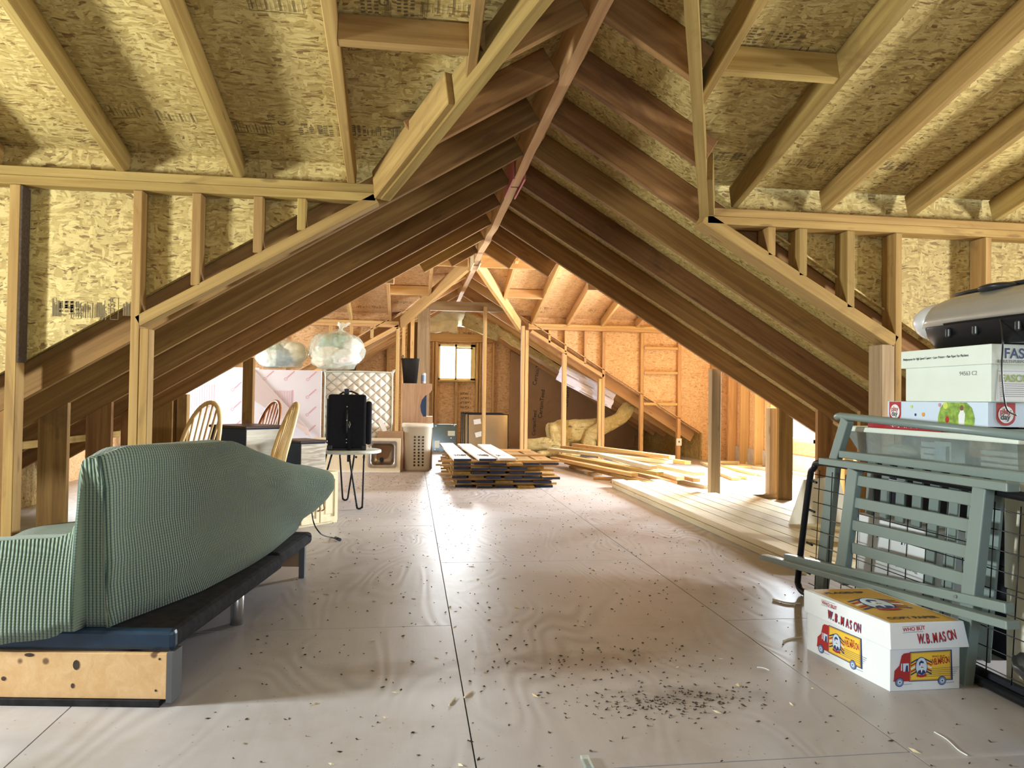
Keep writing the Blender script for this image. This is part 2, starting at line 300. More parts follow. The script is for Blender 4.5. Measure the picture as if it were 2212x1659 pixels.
def board(name, p0, p1, wy, hz, mat, up=(0, 0, 1), parent=None, bev=0.002, off=(0, 0), warp=0.0, ends=None):
    """a sawn board from p0 to p1: wy wide sideways, hz high along UP; p0-p1 runs along its bottom centre (shifted by off)"""
    M, L = frame_from(p0, p1, up); bm = bmesh.new()
    n = max(1, int(L / 0.35)) if warp else 1
    rings = []
    for i in range(n + 1):
        x = L * i / n; dy = warp * noise.noise(Vector((x * 1.7 + L * 9, p0[0], p0[1]))) if warp else 0; dz = warp * noise.noise(Vector((p0[0], x * 1.3, p0[2] + L * 5))) if warp else 0
        y0, y1, z0, z1 = -wy / 2 + off[0] + dy, wy / 2 + off[0] + dy, off[1] + dz, hz + off[1] + dz
        rings.append([bm.verts.new(v) for v in ((x, y0, z0), (x, y1, z0), (x, y1, z1), (x, y0, z1))])
    for a, b_ in zip(rings, rings[1:]):
        for k in range(4): bm.faces.new((a[k], a[(k + 1) % 4], b_[(k + 1) % 4], b_[k]))
    e0 = bm.faces.new(rings[0][::-1]); e1 = bm.faces.new(rings[-1])
    if ends: e0.material_index = ends[0]; e1.material_index = ends[1]
    if bev and n == 1: bmesh.ops.bevel(bm, geom=list(bm.edges), offset=bev, segments=1, affect='EDGES')
    o = finish(name, bm, mat)
    if parent is not None: o.parent = parent
    o.matrix_basis = M if parent is None else parent.matrix_basis.inverted() @ M
    return o
def poly_slab(name, pts, thick, mat, direction, parent=None):
    """flat panel: outline pts (3D), extruded by thick along direction"""
    bm = bmesh.new(); a = [bm.verts.new(p) for p in pts]; d = Vector(direction).normalized() * thick
    b_ = [bm.verts.new(Vector(p) + d) for p in pts]; n = len(pts)
    bm.faces.new(a); bm.faces.new(b_[::-1])
    for i in range(n): bm.faces.new((a[i], b_[i], b_[(i + 1) % n], a[(i + 1) % n]))
    return finish(name, bm, mat, parent)
def tube_bm(bm, pts, r, seg=8, closed=False, mi=0, cap=True):
    pts = [Vector(p) for p in pts]; n = len(pts); rings = []; prev = None
    rr = r if isinstance(r, (list, tuple)) else [r] * n
    for i, p in enumerate(pts):
        t = (pts[(i + 1) % n] - pts[i - 1]) if closed else (pts[min(i + 1, n - 1)] - pts[max(i - 1, 0)])
        t.normalize()
        if prev is None:
            u = t.cross(Vector((0, 0, 1)));
            if u.length < 1e-3: u = t.cross(Vector((0, 1, 0)))
        else: u = prev - t * prev.dot(t)
        u.normalize(); prev = u; v = t.cross(u)
        rings.append([bm.verts.new(p + (u * math.cos(2 * math.pi * k / seg) + v * math.sin(2 * math.pi * k / seg)) * rr[i]) for k in range(seg)])
    m_ = n if closed else n - 1
    for i in range(m_):
        a, b_ = rings[i], rings[(i + 1) % n]
        for k in range(seg):
            f = bm.faces.new((a[k], a[(k + 1) % seg], b_[(k + 1) % seg], b_[k])); f.material_index = mi; f.smooth = True
    if not closed and cap:
        bm.faces.new(rings[0][::-1]).material_index = mi; bm.faces.new(rings[-1]).material_index = mi
def tube(name, pts, r, mat, parent=None, seg=8, closed=False):
    bm = bmesh.new(); tube_bm(bm, pts, r, seg, closed); return finish(name, bm, mat, parent)
def lathe_bm(bm, prof, seg=24, sx=1.0, sy=1.0, c=(0, 0), mi=0, caps=True):
    rings = [[bm.verts.new((c[0] + r * sx * math.cos(2 * math.pi * k / seg), c[1] + r * sy * math.sin(2 * math.pi * k / seg), z)) for k in range(seg)] for r, z in prof]
    for a, b_ in zip(rings, rings[1:]):
        for k in range(seg):
            f = bm.faces.new((a[k], a[(k + 1) % seg], b_[(k + 1) % seg], b_[k])); f.material_index = mi; f.smooth = True
    if caps: bm.faces.new(rings[0][::-1]).material_index = mi; bm.faces.new(rings[-1]).material_index = mi
def catmull(pts, k=6):
    pts = [Vector(p) for p in pts]; out = []
    for i in range(len(pts) - 1):
        p0, p1, p2, p3 = pts[max(i - 1, 0)], pts[i], pts[i + 1], pts[min(i + 2, len(pts) - 1)]
        for j in range(k):
            t = j / k; out.append(0.5 * ((2 * p1) + (p2 - p0) * t + (2 * p0 - 5 * p1 + 4 * p2 - p3) * t * t + (3 * p1 - p0 - 3 * p2 + p3) * t ** 3))
    out.append(pts[-1]); return out
def text_mesh(name, cu, mat):
    tmp = D.objects.new(name, cu); me = D.meshes.new_from_object(tmp); D.objects.remove(tmp); me.materials.clear(); me.materials.append(MAT[mat])
    o = D.objects.new(name, me); C.objects.link(o); return o
def text(name, s, size, loc, xdir, ydir, mat, parent=None, extrude=0.0006, align='LEFT', shear=0.0, bold=0.0, sx=1.0):
    cu = D.curves.new(name, 'FONT'); cu.body = s; cu.size = size; cu.extrude = extrude; cu.align_x = align; cu.shear = shear; cu.offset = bold
    o = text_mesh(name, cu, mat)
    x = Vector(xdir).normalized(); y = Vector(ydir); y = (y - x * y.dot(x)).normalized(); z = x.cross(y)
    M = Matrix((x * sx, y, z)).transposed().to_4x4(); M.translation = Vector(loc)
    if parent is not None: o.parent = parent; o.matrix_basis = parent.matrix_basis.inverted() @ M
    else: o.matrix_basis = M
    return o
def adopt(o, parent):
    """put o, built in world coordinates, under parent without moving it"""
    M = o.matrix_basis.copy(); o.parent = parent; o.matrix_basis = parent.matrix_basis.inverted() @ M; return o
# ---------------------------------------------------------------- the room shell
X0, SL, SA = 0.775, 0.605, 0.256
XL, XR = -3.75, 5.30                      # end walls of the two cross wings
NP, BP, FP, GY = 4.20, 7.20, 11.85, 15.0  # near plate, back plate, far plate, gable
YA, YB = 2.15, 9.53                       # cross ridges
zb = lambda dx: 2.70 - SL * abs(dx)
zs = lambda dx: zb(dx) + 0.205
zpl = lambda t: 2.19 + SA * t
zsh = lambda t: zpl(t) + 0.155
dxv = lambda t: 0.935 - 0.456 * t
ORD = 'first second third fourth fifth sixth seventh eighth ninth tenth eleventh twelfth thirteenth fourteenth fifteenth'.split()
# floor of 1.244 x 2.5 sheets
bm = bmesh.new(); lay = bm.loops.layers.color.new('sheet')
SW, SLN, gap = 1.244, 2.52, 0.0022
for i in range(-4, 5):
    x0 = 0.190 + i * SW; offs = {0: 1.965, 1: 3.22, -1: 3.26}.get(i, 1.965 + (i % 2) * 1.26)
    j0 = -3
    for j in range(j0, 7):
        y0 = offs + j * SLN; y1 = y0 + SLN
        if y1 < -1.2 or y0 > 15.1: continue
        a, b_ = max(y0, -1.2), min(y1, 15.1)
        vs = bx(bm, x0 + gap, x0 + SW - gap, a + gap, b_ - gap, -0.018, 0.0)
        col = (random.random(), random.random(), random.random(), 1)
        for f in {f for v in vs for f in v.link_faces}:
            for l in f.loops: l[lay] = col
bx(bm, XL - 0.4, XR + 0.4, -1.2, 15.2, -0.05, -0.019, 1)
fl = finish('floor', bm, ['plywood_floor', 'dark_gap']); tag(fl, 'plywood sheet floor with seams, strewn with dry leaf bits', 'floor', kind='structure')

def panel(name, pts, label, cat, mat='osb', d=(0, 0, 1), th=0.012):
    return tag(poly_slab(name, pts, th, mat, d), label, cat, kind='structure')
for s, sd in ((-1, 'left'), (1, 'right')):
    xe = XL if s < 0 else XR
    P = lambda dx, y, z: (X0 + s * dx, y, z)
    ex = abs(xe - X0)
    mt = 'osb'
    panel('ceiling', [P(0, YA, zsh(NP - YA)), P(dxv(0), NP, zsh(0)), P(dxv(0), NP + 0.1, zsh(-0.1)), P(ex, NP + 0.1, zsh(-0.1)), P(ex, YA, zsh(NP - YA))],
          f'{sd} half of the near cross roof, stamped wood-strand sheathing above the wall plate', 'roof')
    panel('ceiling', [P(0, YA, zsh(NP - YA)), P(ex, YA, zsh(NP - YA)), P(ex, -1.2, zsh(NP - YA) - SA * (YA + 1.2)), P(0, -1.2, zsh(NP - YA) - SA * (YA + 1.2))],
          f'{sd} half of the near cross roof slope overhead, towards the camera', 'roof')
    # long wing between the cross roofs
    panel('ceiling', [P(0, YA, zs(0)), P(dxv(0), NP, zs(dxv(0))), P(dxv(0) + 0.02, NP + 0.105, zs(dxv(0) + 0.02)), P(4.05, NP + 0.105, zs(4.05)), P(4.05, BP, zs(4.05)), P(dxv(0), BP, zs(dxv(0))), P(0, YB - 0.3, zs(0))],
          f'{sd} slope of the long low roof between the two cross roofs', 'roof')
    panel('ceiling', [P(0, YB - 0.25, zsh(YB - BP - 0.25)), P(0, YB, zsh(YB - BP)), P(ex, YB, zsh(YB - BP)), P(ex, BP - 0.1, zsh(-0.1)), P(dxv(0), BP - 0.1, zsh(-0.1)), P(dxv(0), BP, zsh(0))],
          f'{sd} half of the far cross roof, slope nearer the camera', 'roof', 'osb_new')
    panel('ceiling', [P(0, YB, zsh(FP - YB)), P(0, YB + 0.25, zsh(FP - YB - 0.25)), P(dxv(0), FP, zsh(0)), P(dxv(0), FP + 0.1, zsh(-0.1)), P(ex, FP + 0.1, zsh(-0.1)), P(ex, YB, zsh(FP - YB))],
          f'{sd} half of the far cross roof, lit orange sheathing above the far wall plate', 'roof', 'osb_new')
    panel('ceiling', [P(0, YB + 0.25, zs(0)), P(dxv(0), FP, zs(dxv(0))), P(4.05, FP, zs(4.05)), P(4.05, GY + 0.1, zs(4.05)), P(0, GY + 0.1, zs(0))],
          f'{sd} slope of the roof over the end bay with the small window', 'roof', 'osb_new')
    # low eave walls
    for a, b_, t in ((NP, BP, 'long wing'), (FP, GY, 'end bay')):
        panel('wall_' + sd, [P(4.05, a, -0.02), P(4.05, b_, -0.02), P(4.05, b_, zs(4.05)), P(4.05, a, zs(4.05))], f'low {sd} eave wall of the {t}', 'wall', 'osb', (s, 0, 0))
    # cross wall sheathing above the long roof
    for yy, d, mt, t in ((NP + (0.095 if s < 0 else 0.14), 1, 'osb', 'near cross wall, wood-strand sheathing behind its studs'), (BP - 0.02, -1, 'osb', 'back of the middle cross wall above the long roof'), (FP + 0.095, 1, 'osb_new', 'far cross wall, orange sheathing behind its studs')):
        lo = lambda dx: zs(dx) + (-0.02)
        panel('wall_' + sd, [P(0.86, yy, lo(0.86)), P(4.05, yy, lo(4.05)), P(4.05, yy, -0.02), P(ex, yy, -0.02), P(ex, yy, zsh(0) + 0.02), P(0.86, yy, zsh(0) + 0.02)], f'{sd} part of the {t}', 'wall', mt, (0, d, 0))
# end walls of the cross wings with window openings
def endwall(x, s, ya, yb, w0, w1, z0, z1, side, t, mt, zt):
    bm = bmesh.new()
    def q(y0, y1, a, b_): bx(bm, min(x, x + s * 0.012), max(x, x + s * 0.012), y0, y1, a, b_)
    q(ya, w0, -0.02, zt); q(w1, yb, -0.02, zt); q(w0, w1, -0.02, z0); q(w0, w1, z1, zt)
    tag(finish('wall_' + side, bm, mt), f'{side} end wall of the {t} with a window opening', 'wall', kind='structure')
    wf = bmesh.new(); e = 0.05
    for (a, b_, c_, d_) in ((w0, w0 + e, z0, z1), (w1 - e, w1, z0, z1), (w0, w1, z0, z0 + e), (w0, w1, z1 - e, z1), ((w0 + w1) / 2 - e / 2, (w0 + w1) / 2 + e / 2, z0, z1)):
        bx(wf, x - 0.03, x + 0.03, a, b_, c_, d_)
    o = finish('window_' + str(len([1 for k in D.objects if k.name.startswith('window_')]) + 1), wf, 'vinyl_cream'); tag(o, f'daylit slider window in the {side} end wall of the {t}', 'window', kind='structure')
    g = box('pane', x - 0.003, x + 0.003, w0 + e, w1 - e, z0 + e, z1 - e, 'window_glass'); adopt(g, o)
endwall(XL, -1, -1.2, NP + 0.11, 1.95, 2.70, 0.95, 1.70, 'left', 'near cross roof', 'kraft_dark', 2.9)
endwall(XR, 1, -1.2, NP + 0.11, 1.95, 2.70, 0.95, 1.70, 'right', 'near cross roof', 'kraft_dark', 2.9)
endwall(XL, -1, BP, FP + 0.11, 8.6, 10.0, 0.7, 2.0, 'left', 'far cross roof', 'osb_new', 2.95)
endwall(XR, 1, BP, FP + 0.11, 8.3, 9.95, 0.45, 2.0, 'right', 'far cross roof', 'osb_new', 2.95)
bm = bmesh.new()
for (a, b_, c_, d_) in ((XL, 0.0, -0.02, 3.0), (1.2, XR, -0.02, 3.0), (0.0, 1.2, -0.02, 0.95), (0.0, 1.2, 1.95, 3.0)): bx(bm, a, b_, -1.212, -1.2, c_, d_)
tag(finish('wall_front', bm, 'kraft_dark'), 'wall behind the camera with a window opening', 'wall', kind='structure')
# gable wall and its window
wx0, wx1, wz0, wz1 = 0.53, 1.27, 1.34, 2.06
bm = bmesh.new()
for (a, b_, c_, d_) in ((XL, wx0, -0.02, 2.95), (wx1, XR, -0.02, 2.95), (wx0, wx1, -0.02, wz0), (wx0, wx1, wz1, 2.95)): bx(bm, a, b_, GY, GY + 0.012, c_, d_)
tag(finish('wall_back', bm, 'osb_new'), 'orange wood-strand end wall around the small bright window', 'wall', kind='structure')
bm = bmesh.new(); e = 0.035
for (a, b_, c_, d_) in ((wx0, wx0 + e, wz0, wz1), (wx1 - e - 0.03, wx1, wz0, wz1), (wx0, wx1, wz0, wz0 + e), (wx0, wx1, wz1 - e - 0.01, wz1), (wx0 + 0.33, wx0 + 0.37, wz0, wz1), (wx0 + 0.35, wx1 - 0.05, wz1 - 0.09, wz1 - 0.05), (wx1 - 0.09, wx1 - 0.065, wz0, wz1)): bx(bm, a, b_, GY - 0.035, GY + 0.03, c_, d_)
o = tag(finish('window_5', bm, 'vinyl_cream'), 'small bright sliding window with cream frame in the far end wall', 'window', kind='structure')
adopt(box('pane', wx0 + e, wx1 - e, GY, GY + 0.004, wz0 + e, wz1 - e, 'window_glass'), o)
# concrete foot strip of the right end wall
tag(box('trim_1', XR - 0.03, XR - 0.002, BP + 0.3, FP, 0.0, 0.26, 'concrete'), 'pale block strip along the foot of the far right end wall', 'wall base', kind='structure')

# ---------------------------------------------------------------- framing
def lum(name, p0, p1, wy, hz, mat, label, cat, group=None, **k):
    k.setdefault('bev', 0.0035)
    return tag(board(name, p0, p1, wy, hz, mat, **k), label, cat, group)
# ridge board in two lengths, with splice plates
lum('ridge_beam', (X0, 1.95, 2.655), (X0, 5.72, 2.655), 0.062, 0.24, 'lumber_new', 'wavy-edged ridge board overhead, near length before the pink splice', 'ridge beam', warp=0.012)
lum('ridge_beam', (X0 - 0.006, 5.735, 2.65), (X0, 9.25, 2.65), 0.066, 0.24, 'lumber_new', 'wavy-edged ridge board, middle length beyond the pink splice', 'ridge beam', warp=0.022)
lum('ridge_beam', (X0, 9.26, 2.65), (X0, GY - 0.02, 2.66), 0.062, 0.24, 'lumber_new', 'far length of the ridge board, running to the end wall', 'ridge beam', warp=0.01)
for y, mt, ws in ((5.73, 'pink_plate', 'pink'), (9.25, 'lumber_pale', 'pale')):
    for s, sd in ((-1, 'left'), (1, 'right')):
        tag(box('splice_plate', X0 + s * 0.042 - 0.006, X0 + s * 0.042 + 0.006, y - 0.28, y + 0.28, 2.635, 2.82, mt), f'{ws} splice plate on the {sd} face of the ridge board joint', 'splice plate', 'ridge splice plates')
YS = [3.15, 3.79, 4.41, 5.04, 5.73, 6.38, 7.10, 7.80, 8.52, 9.15]
for i, y in enumerate(YS):
    for s, sd in ((-1, 'left'), (1, 'right')):
        if y < NP: dxe = dxv(NP - y)
        elif y > BP: dxe = dxv(y - BP)
        else: dxe = 3.98
        if dxe < 0.1: continue
        jack = y < NP or y > BP
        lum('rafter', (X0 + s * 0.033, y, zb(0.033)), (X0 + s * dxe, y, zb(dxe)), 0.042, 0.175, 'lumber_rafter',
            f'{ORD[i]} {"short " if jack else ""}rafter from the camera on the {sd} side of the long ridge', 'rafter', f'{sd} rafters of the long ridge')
        if not jack:
            k = X0 + s * 2.93
            x0_, x1_ = (k - 0.17, k) if s < 0 else (k, k + 0.15)
            zt = zb(2.93) + (0.012 if s < 0 else 0.012)
            o = box('stud', x0_, x1_, -0.021, 0.021, 0, 0, 'lumber_rafter')
            bm = bmesh.new(); a = x0_ - k; c_ = x1_ - k
            zi, zo = zb(2.93), zb(2.93 + 0.17)
            vs = [bm.verts.new(v) for v in ((a, -0.021, 0), (c_, -0.021, 0), (c_, 0.021, 0), (a, 0.021, 0), (a, -0.021, zo if s < 0 else zi), (c_, -0.021, zi if s < 0 else zo), (c_, 0.021, zi if s < 0 else zo), (a, 0.021, zo if s < 0 else zi))]
            for f in ((0, 3, 2, 1), (4, 5, 6, 7), (0, 1, 5, 4), (1, 2, 6, 5), (2, 3, 7, 6), (3, 0, 4, 7)): bm.faces.new([vs[q] for q in f])
            bm.to_mesh(o.data); bm.free(); o.location = (k, y + 0.0, 0)
            # stand the grain upright
            me = o.data
            for v in me.vertices: v.co = Vector((v.co.z, v.co.x, v.co.y))
            o.rotation_euler = Matrix(((0, 1, 0), (0, 0, 1), (1, 0, 0))).to_euler()
            tag(o, f'wide upright under the {ORD[i]} rafter at the {sd} knee wall', 'stud', f'{sd} knee wall uprights')
# rafters of the cross roofs
for (ys, yr, tt, mt, wh) in ((NP, YA, -1, 'lumber', 'near'), (FP, YB, -1, 'lumber_new', 'far')):
    XSL = [-3.45, -2.83, -2.21, -1.57, -0.965, -0.352, 0.24]; XSR = [1.34, 1.93, 2.52, 3.10, 3.69, 4.3, 4.9]
    for sd, L in (('left', XSL), ('right', XSR)):
        for i, x in enumerate(L):
            if wh == 'near' and (x < -2.4): continue
            dx = abs(x - X0); t = (0.935 - dx) / 0.456
            ya = ys + 0.06 if dx > 0.93 else ys - t
            z = 2.19 + SA * (ys - ya); ze = 2.19 + SA * (ys - yr)
            n = len(L) - i if sd == 'left' else i + 1
            lum('rafter', (x, yr, ze), (x, ya, z), 0.044, 0.14, mt, f'{ORD[n - 1]} rafter {sd} of the ridge on the {wh} cross roof' + (', short' if dx < 0.93 else ''), 'rafter', f'{sd} rafters of the {wh} cross roof')
    # blocking between rafters and the valley boards
    yb_ = ys - 1.07; z = 2.19 + SA * 1.07
    lum('blocking_board', (-0.33, yb_, z + 0.004), (0.22, yb_, z + 0.004), 0.044, 0.135, mt, f'short crosswise blocking board left of the ridge on the {wh} cross roof', 'blocking', up=(0, 0.25, 1))
    lum('blocking_board', (1.36, yb_, z + 0.004), (1.91, yb_, z + 0.004), 0.044, 0.135, mt, f'short crosswise blocking board right of the ridge on the {wh} cross roof', 'blocking', up=(0, 0.25, 1))
    for s, sd in ((-1, 'left'), (1, 'right')):
        a = Vector((X0 + s * 0.935, ys - 0.01, 2.095)); b_ = Vector((X0 + s * 0.03, yr + 0.03, 2.68))
        lum('valley_beam', a, b_, 0.052, 0.17, mt, f'long {sd} valley board climbing to the ridge of the {wh} cross roof', 'valley beam', warp=0.008)
        d = (b_ - a).normalized(); side = Vector((s * 0.052, 0.026, 0.004))
        e = (0.36 if s < 0 else 0.18)
        if wh == 'near': lum('valley_beam', a + side + d * 0.02, a + side + d * (0.95 if s < 0 else 0.42), 0.044, 0.17, mt, f'short doubling board beside the foot of the near {sd} valley board', 'valley beam')
lum('ridge_beam', (X0 - 0.9, YB + 0.1, 2.70), (X0 + 0.9, YB + 0.1, 2.70), 0.045, 0.16, 'lumber_new', 'level board crossing under the ridge at the far cross roof', 'ridge beam')

def cross_wall(Y, dep, sgn, mat, wh, plL, plR, zl, zr, hl, hr, studs, th=0.048):
    """double plate, sloping double header and studs of a cross wall; its front face is at Y, the boards go back by dep"""
    yc = Y + sgn * dep / 2
    for (a, b_, z, sd) in ((XL, plL, zl, 'left'), (plR, XR, zr, 'right')):
        if a is None: continue
        for k, t in ((0, 'lower'), (1, 'upper')):
            aa, bb = (a, b_ - 0.0) if k == 0 or sd == 'left' else (a + 0.0, b_)
            lum('plate_beam', (aa, yc, z + k * (th + 0.001)), (bb, yc, z + k * (th + 0.001)), dep, th, mat, f'{t} board of the {sd} doubled plate on the {wh} cross wall', 'wall plate', f'{sd} plate boards of the {wh} cross wall')
    for (h, sd, s) in ((hl, 'left', -1), (hr, 'right', 1)):
        if h is None: continue
        (xa, za), (xb, zb_) = h
        lum('header_beam', (xa, yc, za), (xb, yc, zb_), dep, th * 1.25, mat, f'sloping header board under the {sd} plate of the {wh} cross wall', 'header', warp=0.0)
    for (x0_, x1_, z0_, z1_, lab) in studs:
        lum('stud', ((x0_ + x1_) / 2, yc, z0_), ((x0_ + x1_) / 2, yc, z1_), dep, x1_ - x0_, mat, lab, 'stud', f'studs of the {wh} cross wall', up=(1, 0, 0), off=(0, -(x1_ - x0_) / 2))
hzl = lambda x: 2.085 + (x + 0.233) * 0.589 + 0.055      # top of the left header
hzr = lambda x: 2.06 - (x - 1.734) * 0.578 + 0.055
cross_wall(NP, 0.09, 1, 'lumber', 'near', -0.215, None, 2.092, 0, ((-0.20, 2.085), (-1.452, 1.355)), None, [
    (-2.116, -2.062, 0, 2.09, 'dark-barked tall post at the left edge, leftmost of the near wall'),
    (-1.50, -1.453, 0, 2.09, 'tall pale stud between couch back and plate, with a blue knot'),
    (-1.451, -1.405, 0, 1.345, 'brown stained jack stud under the low end of the left header'),
    (-1.198, -1.15, hzl(-1.174), 2.09, 'longest short stud above the left header, nearest its low end'),
    (-0.876, -0.827, hzl(-0.85), 2.09, 'middle short stud above the left header'),
    (-0.643, -0.597, hzl(-0.62), 2.09, 'shortest stud above the left header, close to the ridge')])
bk = box('bark_edge', -2.0625, -2.050, NP + 0.001, NP + 0.085, 1.15, 2.085, 'chip_brown', bev=0.004); adopt(bk, [q for q in C.objects if q.get('label', '').startswith('dark-barked')][0])
cross_wall(NP, 0.134, 1, 'lumber', 'near', None, 1.735, 0, 2.057, None, ((1.76, 2.04), (2.945, 1.36)), []) if False else None
for (a, b_, z, t) in ((1.735, XR, 2.057, 'lower'), (1.735, XR, 2.106, 'upper')):
    lum('plate_beam', (a, NP + 0.067, z), (b_, NP + 0.067, z), 0.134, 0.048, 'lumber', f'{t} board of the right doubled plate on the near cross wall', 'wall plate', 'right plate boards of the near cross wall')
lum('header_beam', (1.70, NP + 0.067, 2.06), (2.945, NP + 0.067, 1.345), 0.134, 0.075, 'lumber', 'knotty sloping header board under the right plate of the near cross wall', 'header')
for (x0_, x1_, z0_, z1_, lab) in [(2.120, 2.168, hzr(2.14), 2.055, 'shortest stud above the right header, close to the ridge'), (2.320, 2.372, hzr(2.34), 2.055, 'second short stud above the right header'),
        (2.634, 2.684, hzr(2.66), 2.055, 'water-stained longest short stud above the right header'), (2.955, 3.0, 0, 2.055, 'tall stud at the low end of the right header, behind the stacked boxes'),
        (2.866, 2.953, 0, 1.36, 'weathered grey jack post under the low end of the right header'), (3.57, 3.614, 0, 2.055, 'tall stud behind the silver appliance on the right'), (4.2, 4.244, 0, 2.055, 'tall stud at the right edge of the near cross wall')]:
    lum('stud', ((x0_ + x1_) / 2, NP + 0.067, z0_), ((x0_ + x1_) / 2, NP + 0.067, z1_), 0.134, x1_ - x0_, 'lumber_grey' if 'grey' in lab else 'lumber', lab, 'stud', 'studs of the near cross wall', up=(1, 0, 0), off=(0, -(x1_ - x0_) / 2))
# middle cross wall (seen through the opening)
for (x0_, x1_, y0_, y1_, zt, mt, lab) in [
        (3.02, 3.12, 7.16, 7.25, 1.32, 'lumber_grey', 'weathered grey post on the right standing beside the scattered lumber'),
        (3.66, 3.75, 7.19, 7.28, 0.93, 'lumber_grey', 'weathered post at the right knee wall beside the bright gap'),
        (-1.565, -1.47, 7.18, 7.27, 1.34, 'lumber_rafter', 'dark brown post standing in front of the foam boards'),
        (-2.26, -2.16, 7.22, 7.27, 0.95, 'lumber_rafter', 'narrow dark board at the left knee wall beside the foam boards'),
        (-2.15, -2.06, 7.20, 7.29, 0.99, 'lumber', 'lit brown post at the left edge of the foam boards'),
        (-2.42, -2.29, 7.2, 7.24, 0.87, 'lumber_rafter', 'wide dark board left of the foam boards')]:
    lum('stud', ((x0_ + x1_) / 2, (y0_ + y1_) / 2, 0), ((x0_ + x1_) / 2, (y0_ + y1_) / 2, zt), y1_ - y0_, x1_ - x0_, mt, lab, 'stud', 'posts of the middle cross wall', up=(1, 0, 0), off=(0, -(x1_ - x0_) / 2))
lum('sill_plate', (3.12, 7.215, 0), (3.78, 7.215, 0), 0.09, 0.045, 'lumber_grey', 'short floor plate between the two grey posts on the right', 'sill plate')
for (a, b_, sd) in ((XL, X0 - 0.96, 'left'), (X0 + 0.96, XR, 'right')):
    lum('plate_beam', (a, BP + 0.06, 2.09), (b_, BP + 0.06, 2.09), 0.09, 0.095, 'lumber_new', f'{sd} plate on the back of the middle cross wall', 'wall plate')
# far cross wall
cross_wall(FP, 0.09, 1, 'lumber_new', 'far', -0.22, 1.87, 2.09, 2.115, ((-0.20, 2.085), (-1.50, 1.33)), ((1.90, 2.06), (3.12, 1.345)), [
    (-1.30, -1.25, hzl(-1.27), 2.09, 'short stud above the far left header behind the big clear bag'),
    (-0.98, -0.93, hzl(-0.95), 2.09, 'second short stud above the far left header'),
    (-0.66, -0.61, hzl(-0.63), 2.09, 'shortest stud above the far left header'),
    (-0.255, -0.20, 0, 2.09, 'stud at the foot of the far left valley, left of the bin'),
    (-0.16, -0.11, 0, 2.18, 'slim stud behind the black bin'),
    (-0.03, 0.03, 0, 2.28, 'slim lit stud between the far left posts'),
    (1.76, 1.81, 0, 2.17, 'left of the twin studs right of the leaning panes'),
    (1.82, 1.875, 0, 2.10, 'right of the twin studs, under the end of the far right plate'),
    (1.135, 1.19, 0, 2.46, 'single stud standing in front of the leaning panes'),
    (2.445, 2.51, 0, 1.74, 'stud in front of the left end of the slotted foam baffle'),
    (3.05, 3.10, 0, 1.33, 'jack stud under the low end of the far right header'),
    (3.105, 3.155, 0, 2.11, 'stud in front of the right end of the foam baffle'),
    (2.2, 2.235, 1.9, 2.11, 'shortest stud above the far right header'), (2.47, 2.505, 1.76, 2.11, 'second short stud above the far right header'), (2.80, 2.835, 1.57, 2.11, 'third short stud above the far right header'),
    (3.76, 3.815, 0, 2.11, 'tall orange stud right of the bent insulation batt'),
    (4.405, 4.46, 0, 2.11, 'tall orange stud that carries the outlet box'),
    (5.0, 5.05, 0, 2.11, 'tall orange stud in the far right corner'),
    (-2.0, -1.95, 0, 2.09, 'far left stud behind the grey clothes bag'), (-2.62, -2.57, 0, 2.09, 'stud in the far left corner behind the foam boards')])
lum('stud', (0.18, FP + 0.09, 0), (0.18, FP + 0.09, 2.42), 0.18, 0.20, 'lumber_grey', 'broad dark built-up post carrying the cross beam, left of the window', 'post', up=(1, 0, 0), off=(0, -0.10))
lum('stud', (0.0, FP + 0.2, 0), (0.0, FP + 0.2, 2.2), 0.045, 0.16, 'lumber', 'broad lighter board beside the dark built-up post', 'post', up=(1, 0, 0), off=(0, -0.08))
lum('cross_beam', (-0.10, FP + 0.16, 2.395), (1.72, FP + 0.16, 2.395), 0.09, 0.15, 'lumber_grey', 'heavy grey cross beam under the far end of the ridge', 'beam')
for k, z in enumerate((1.835, 1.425, 0.905)):
    lum('blocking_board', (3.82, FP + 0.03, z), (4.40, FP + 0.03, z), 0.06, 0.045, 'lumber_new', f'{("top", "middle", "lowest")[k]} of the three crosswise rungs between the tall orange studs', 'blocking', 'rungs between the orange studs')
# end bay rafters
for i, y in enumerate((10.35, 11.1, 12.2, 12.85, 13.5, 14.15, 14.75)):
    for s, sd in ((-1, 'left'), (1, 'right')):
        dxe = dxv(FP - y) if y < FP else 3.98
        if dxe < 0.1: continue
        lum('rafter', (X0 + s * 0.033, y, zb(0.033)), (X0 + s * dxe, y, zb(dxe)), 0.042, 0.175, 'lumber_new', f'{ORD[i]} rafter past the level cross board, {sd} slope of the end bay', 'rafter', f'{sd} rafters of the end bay')
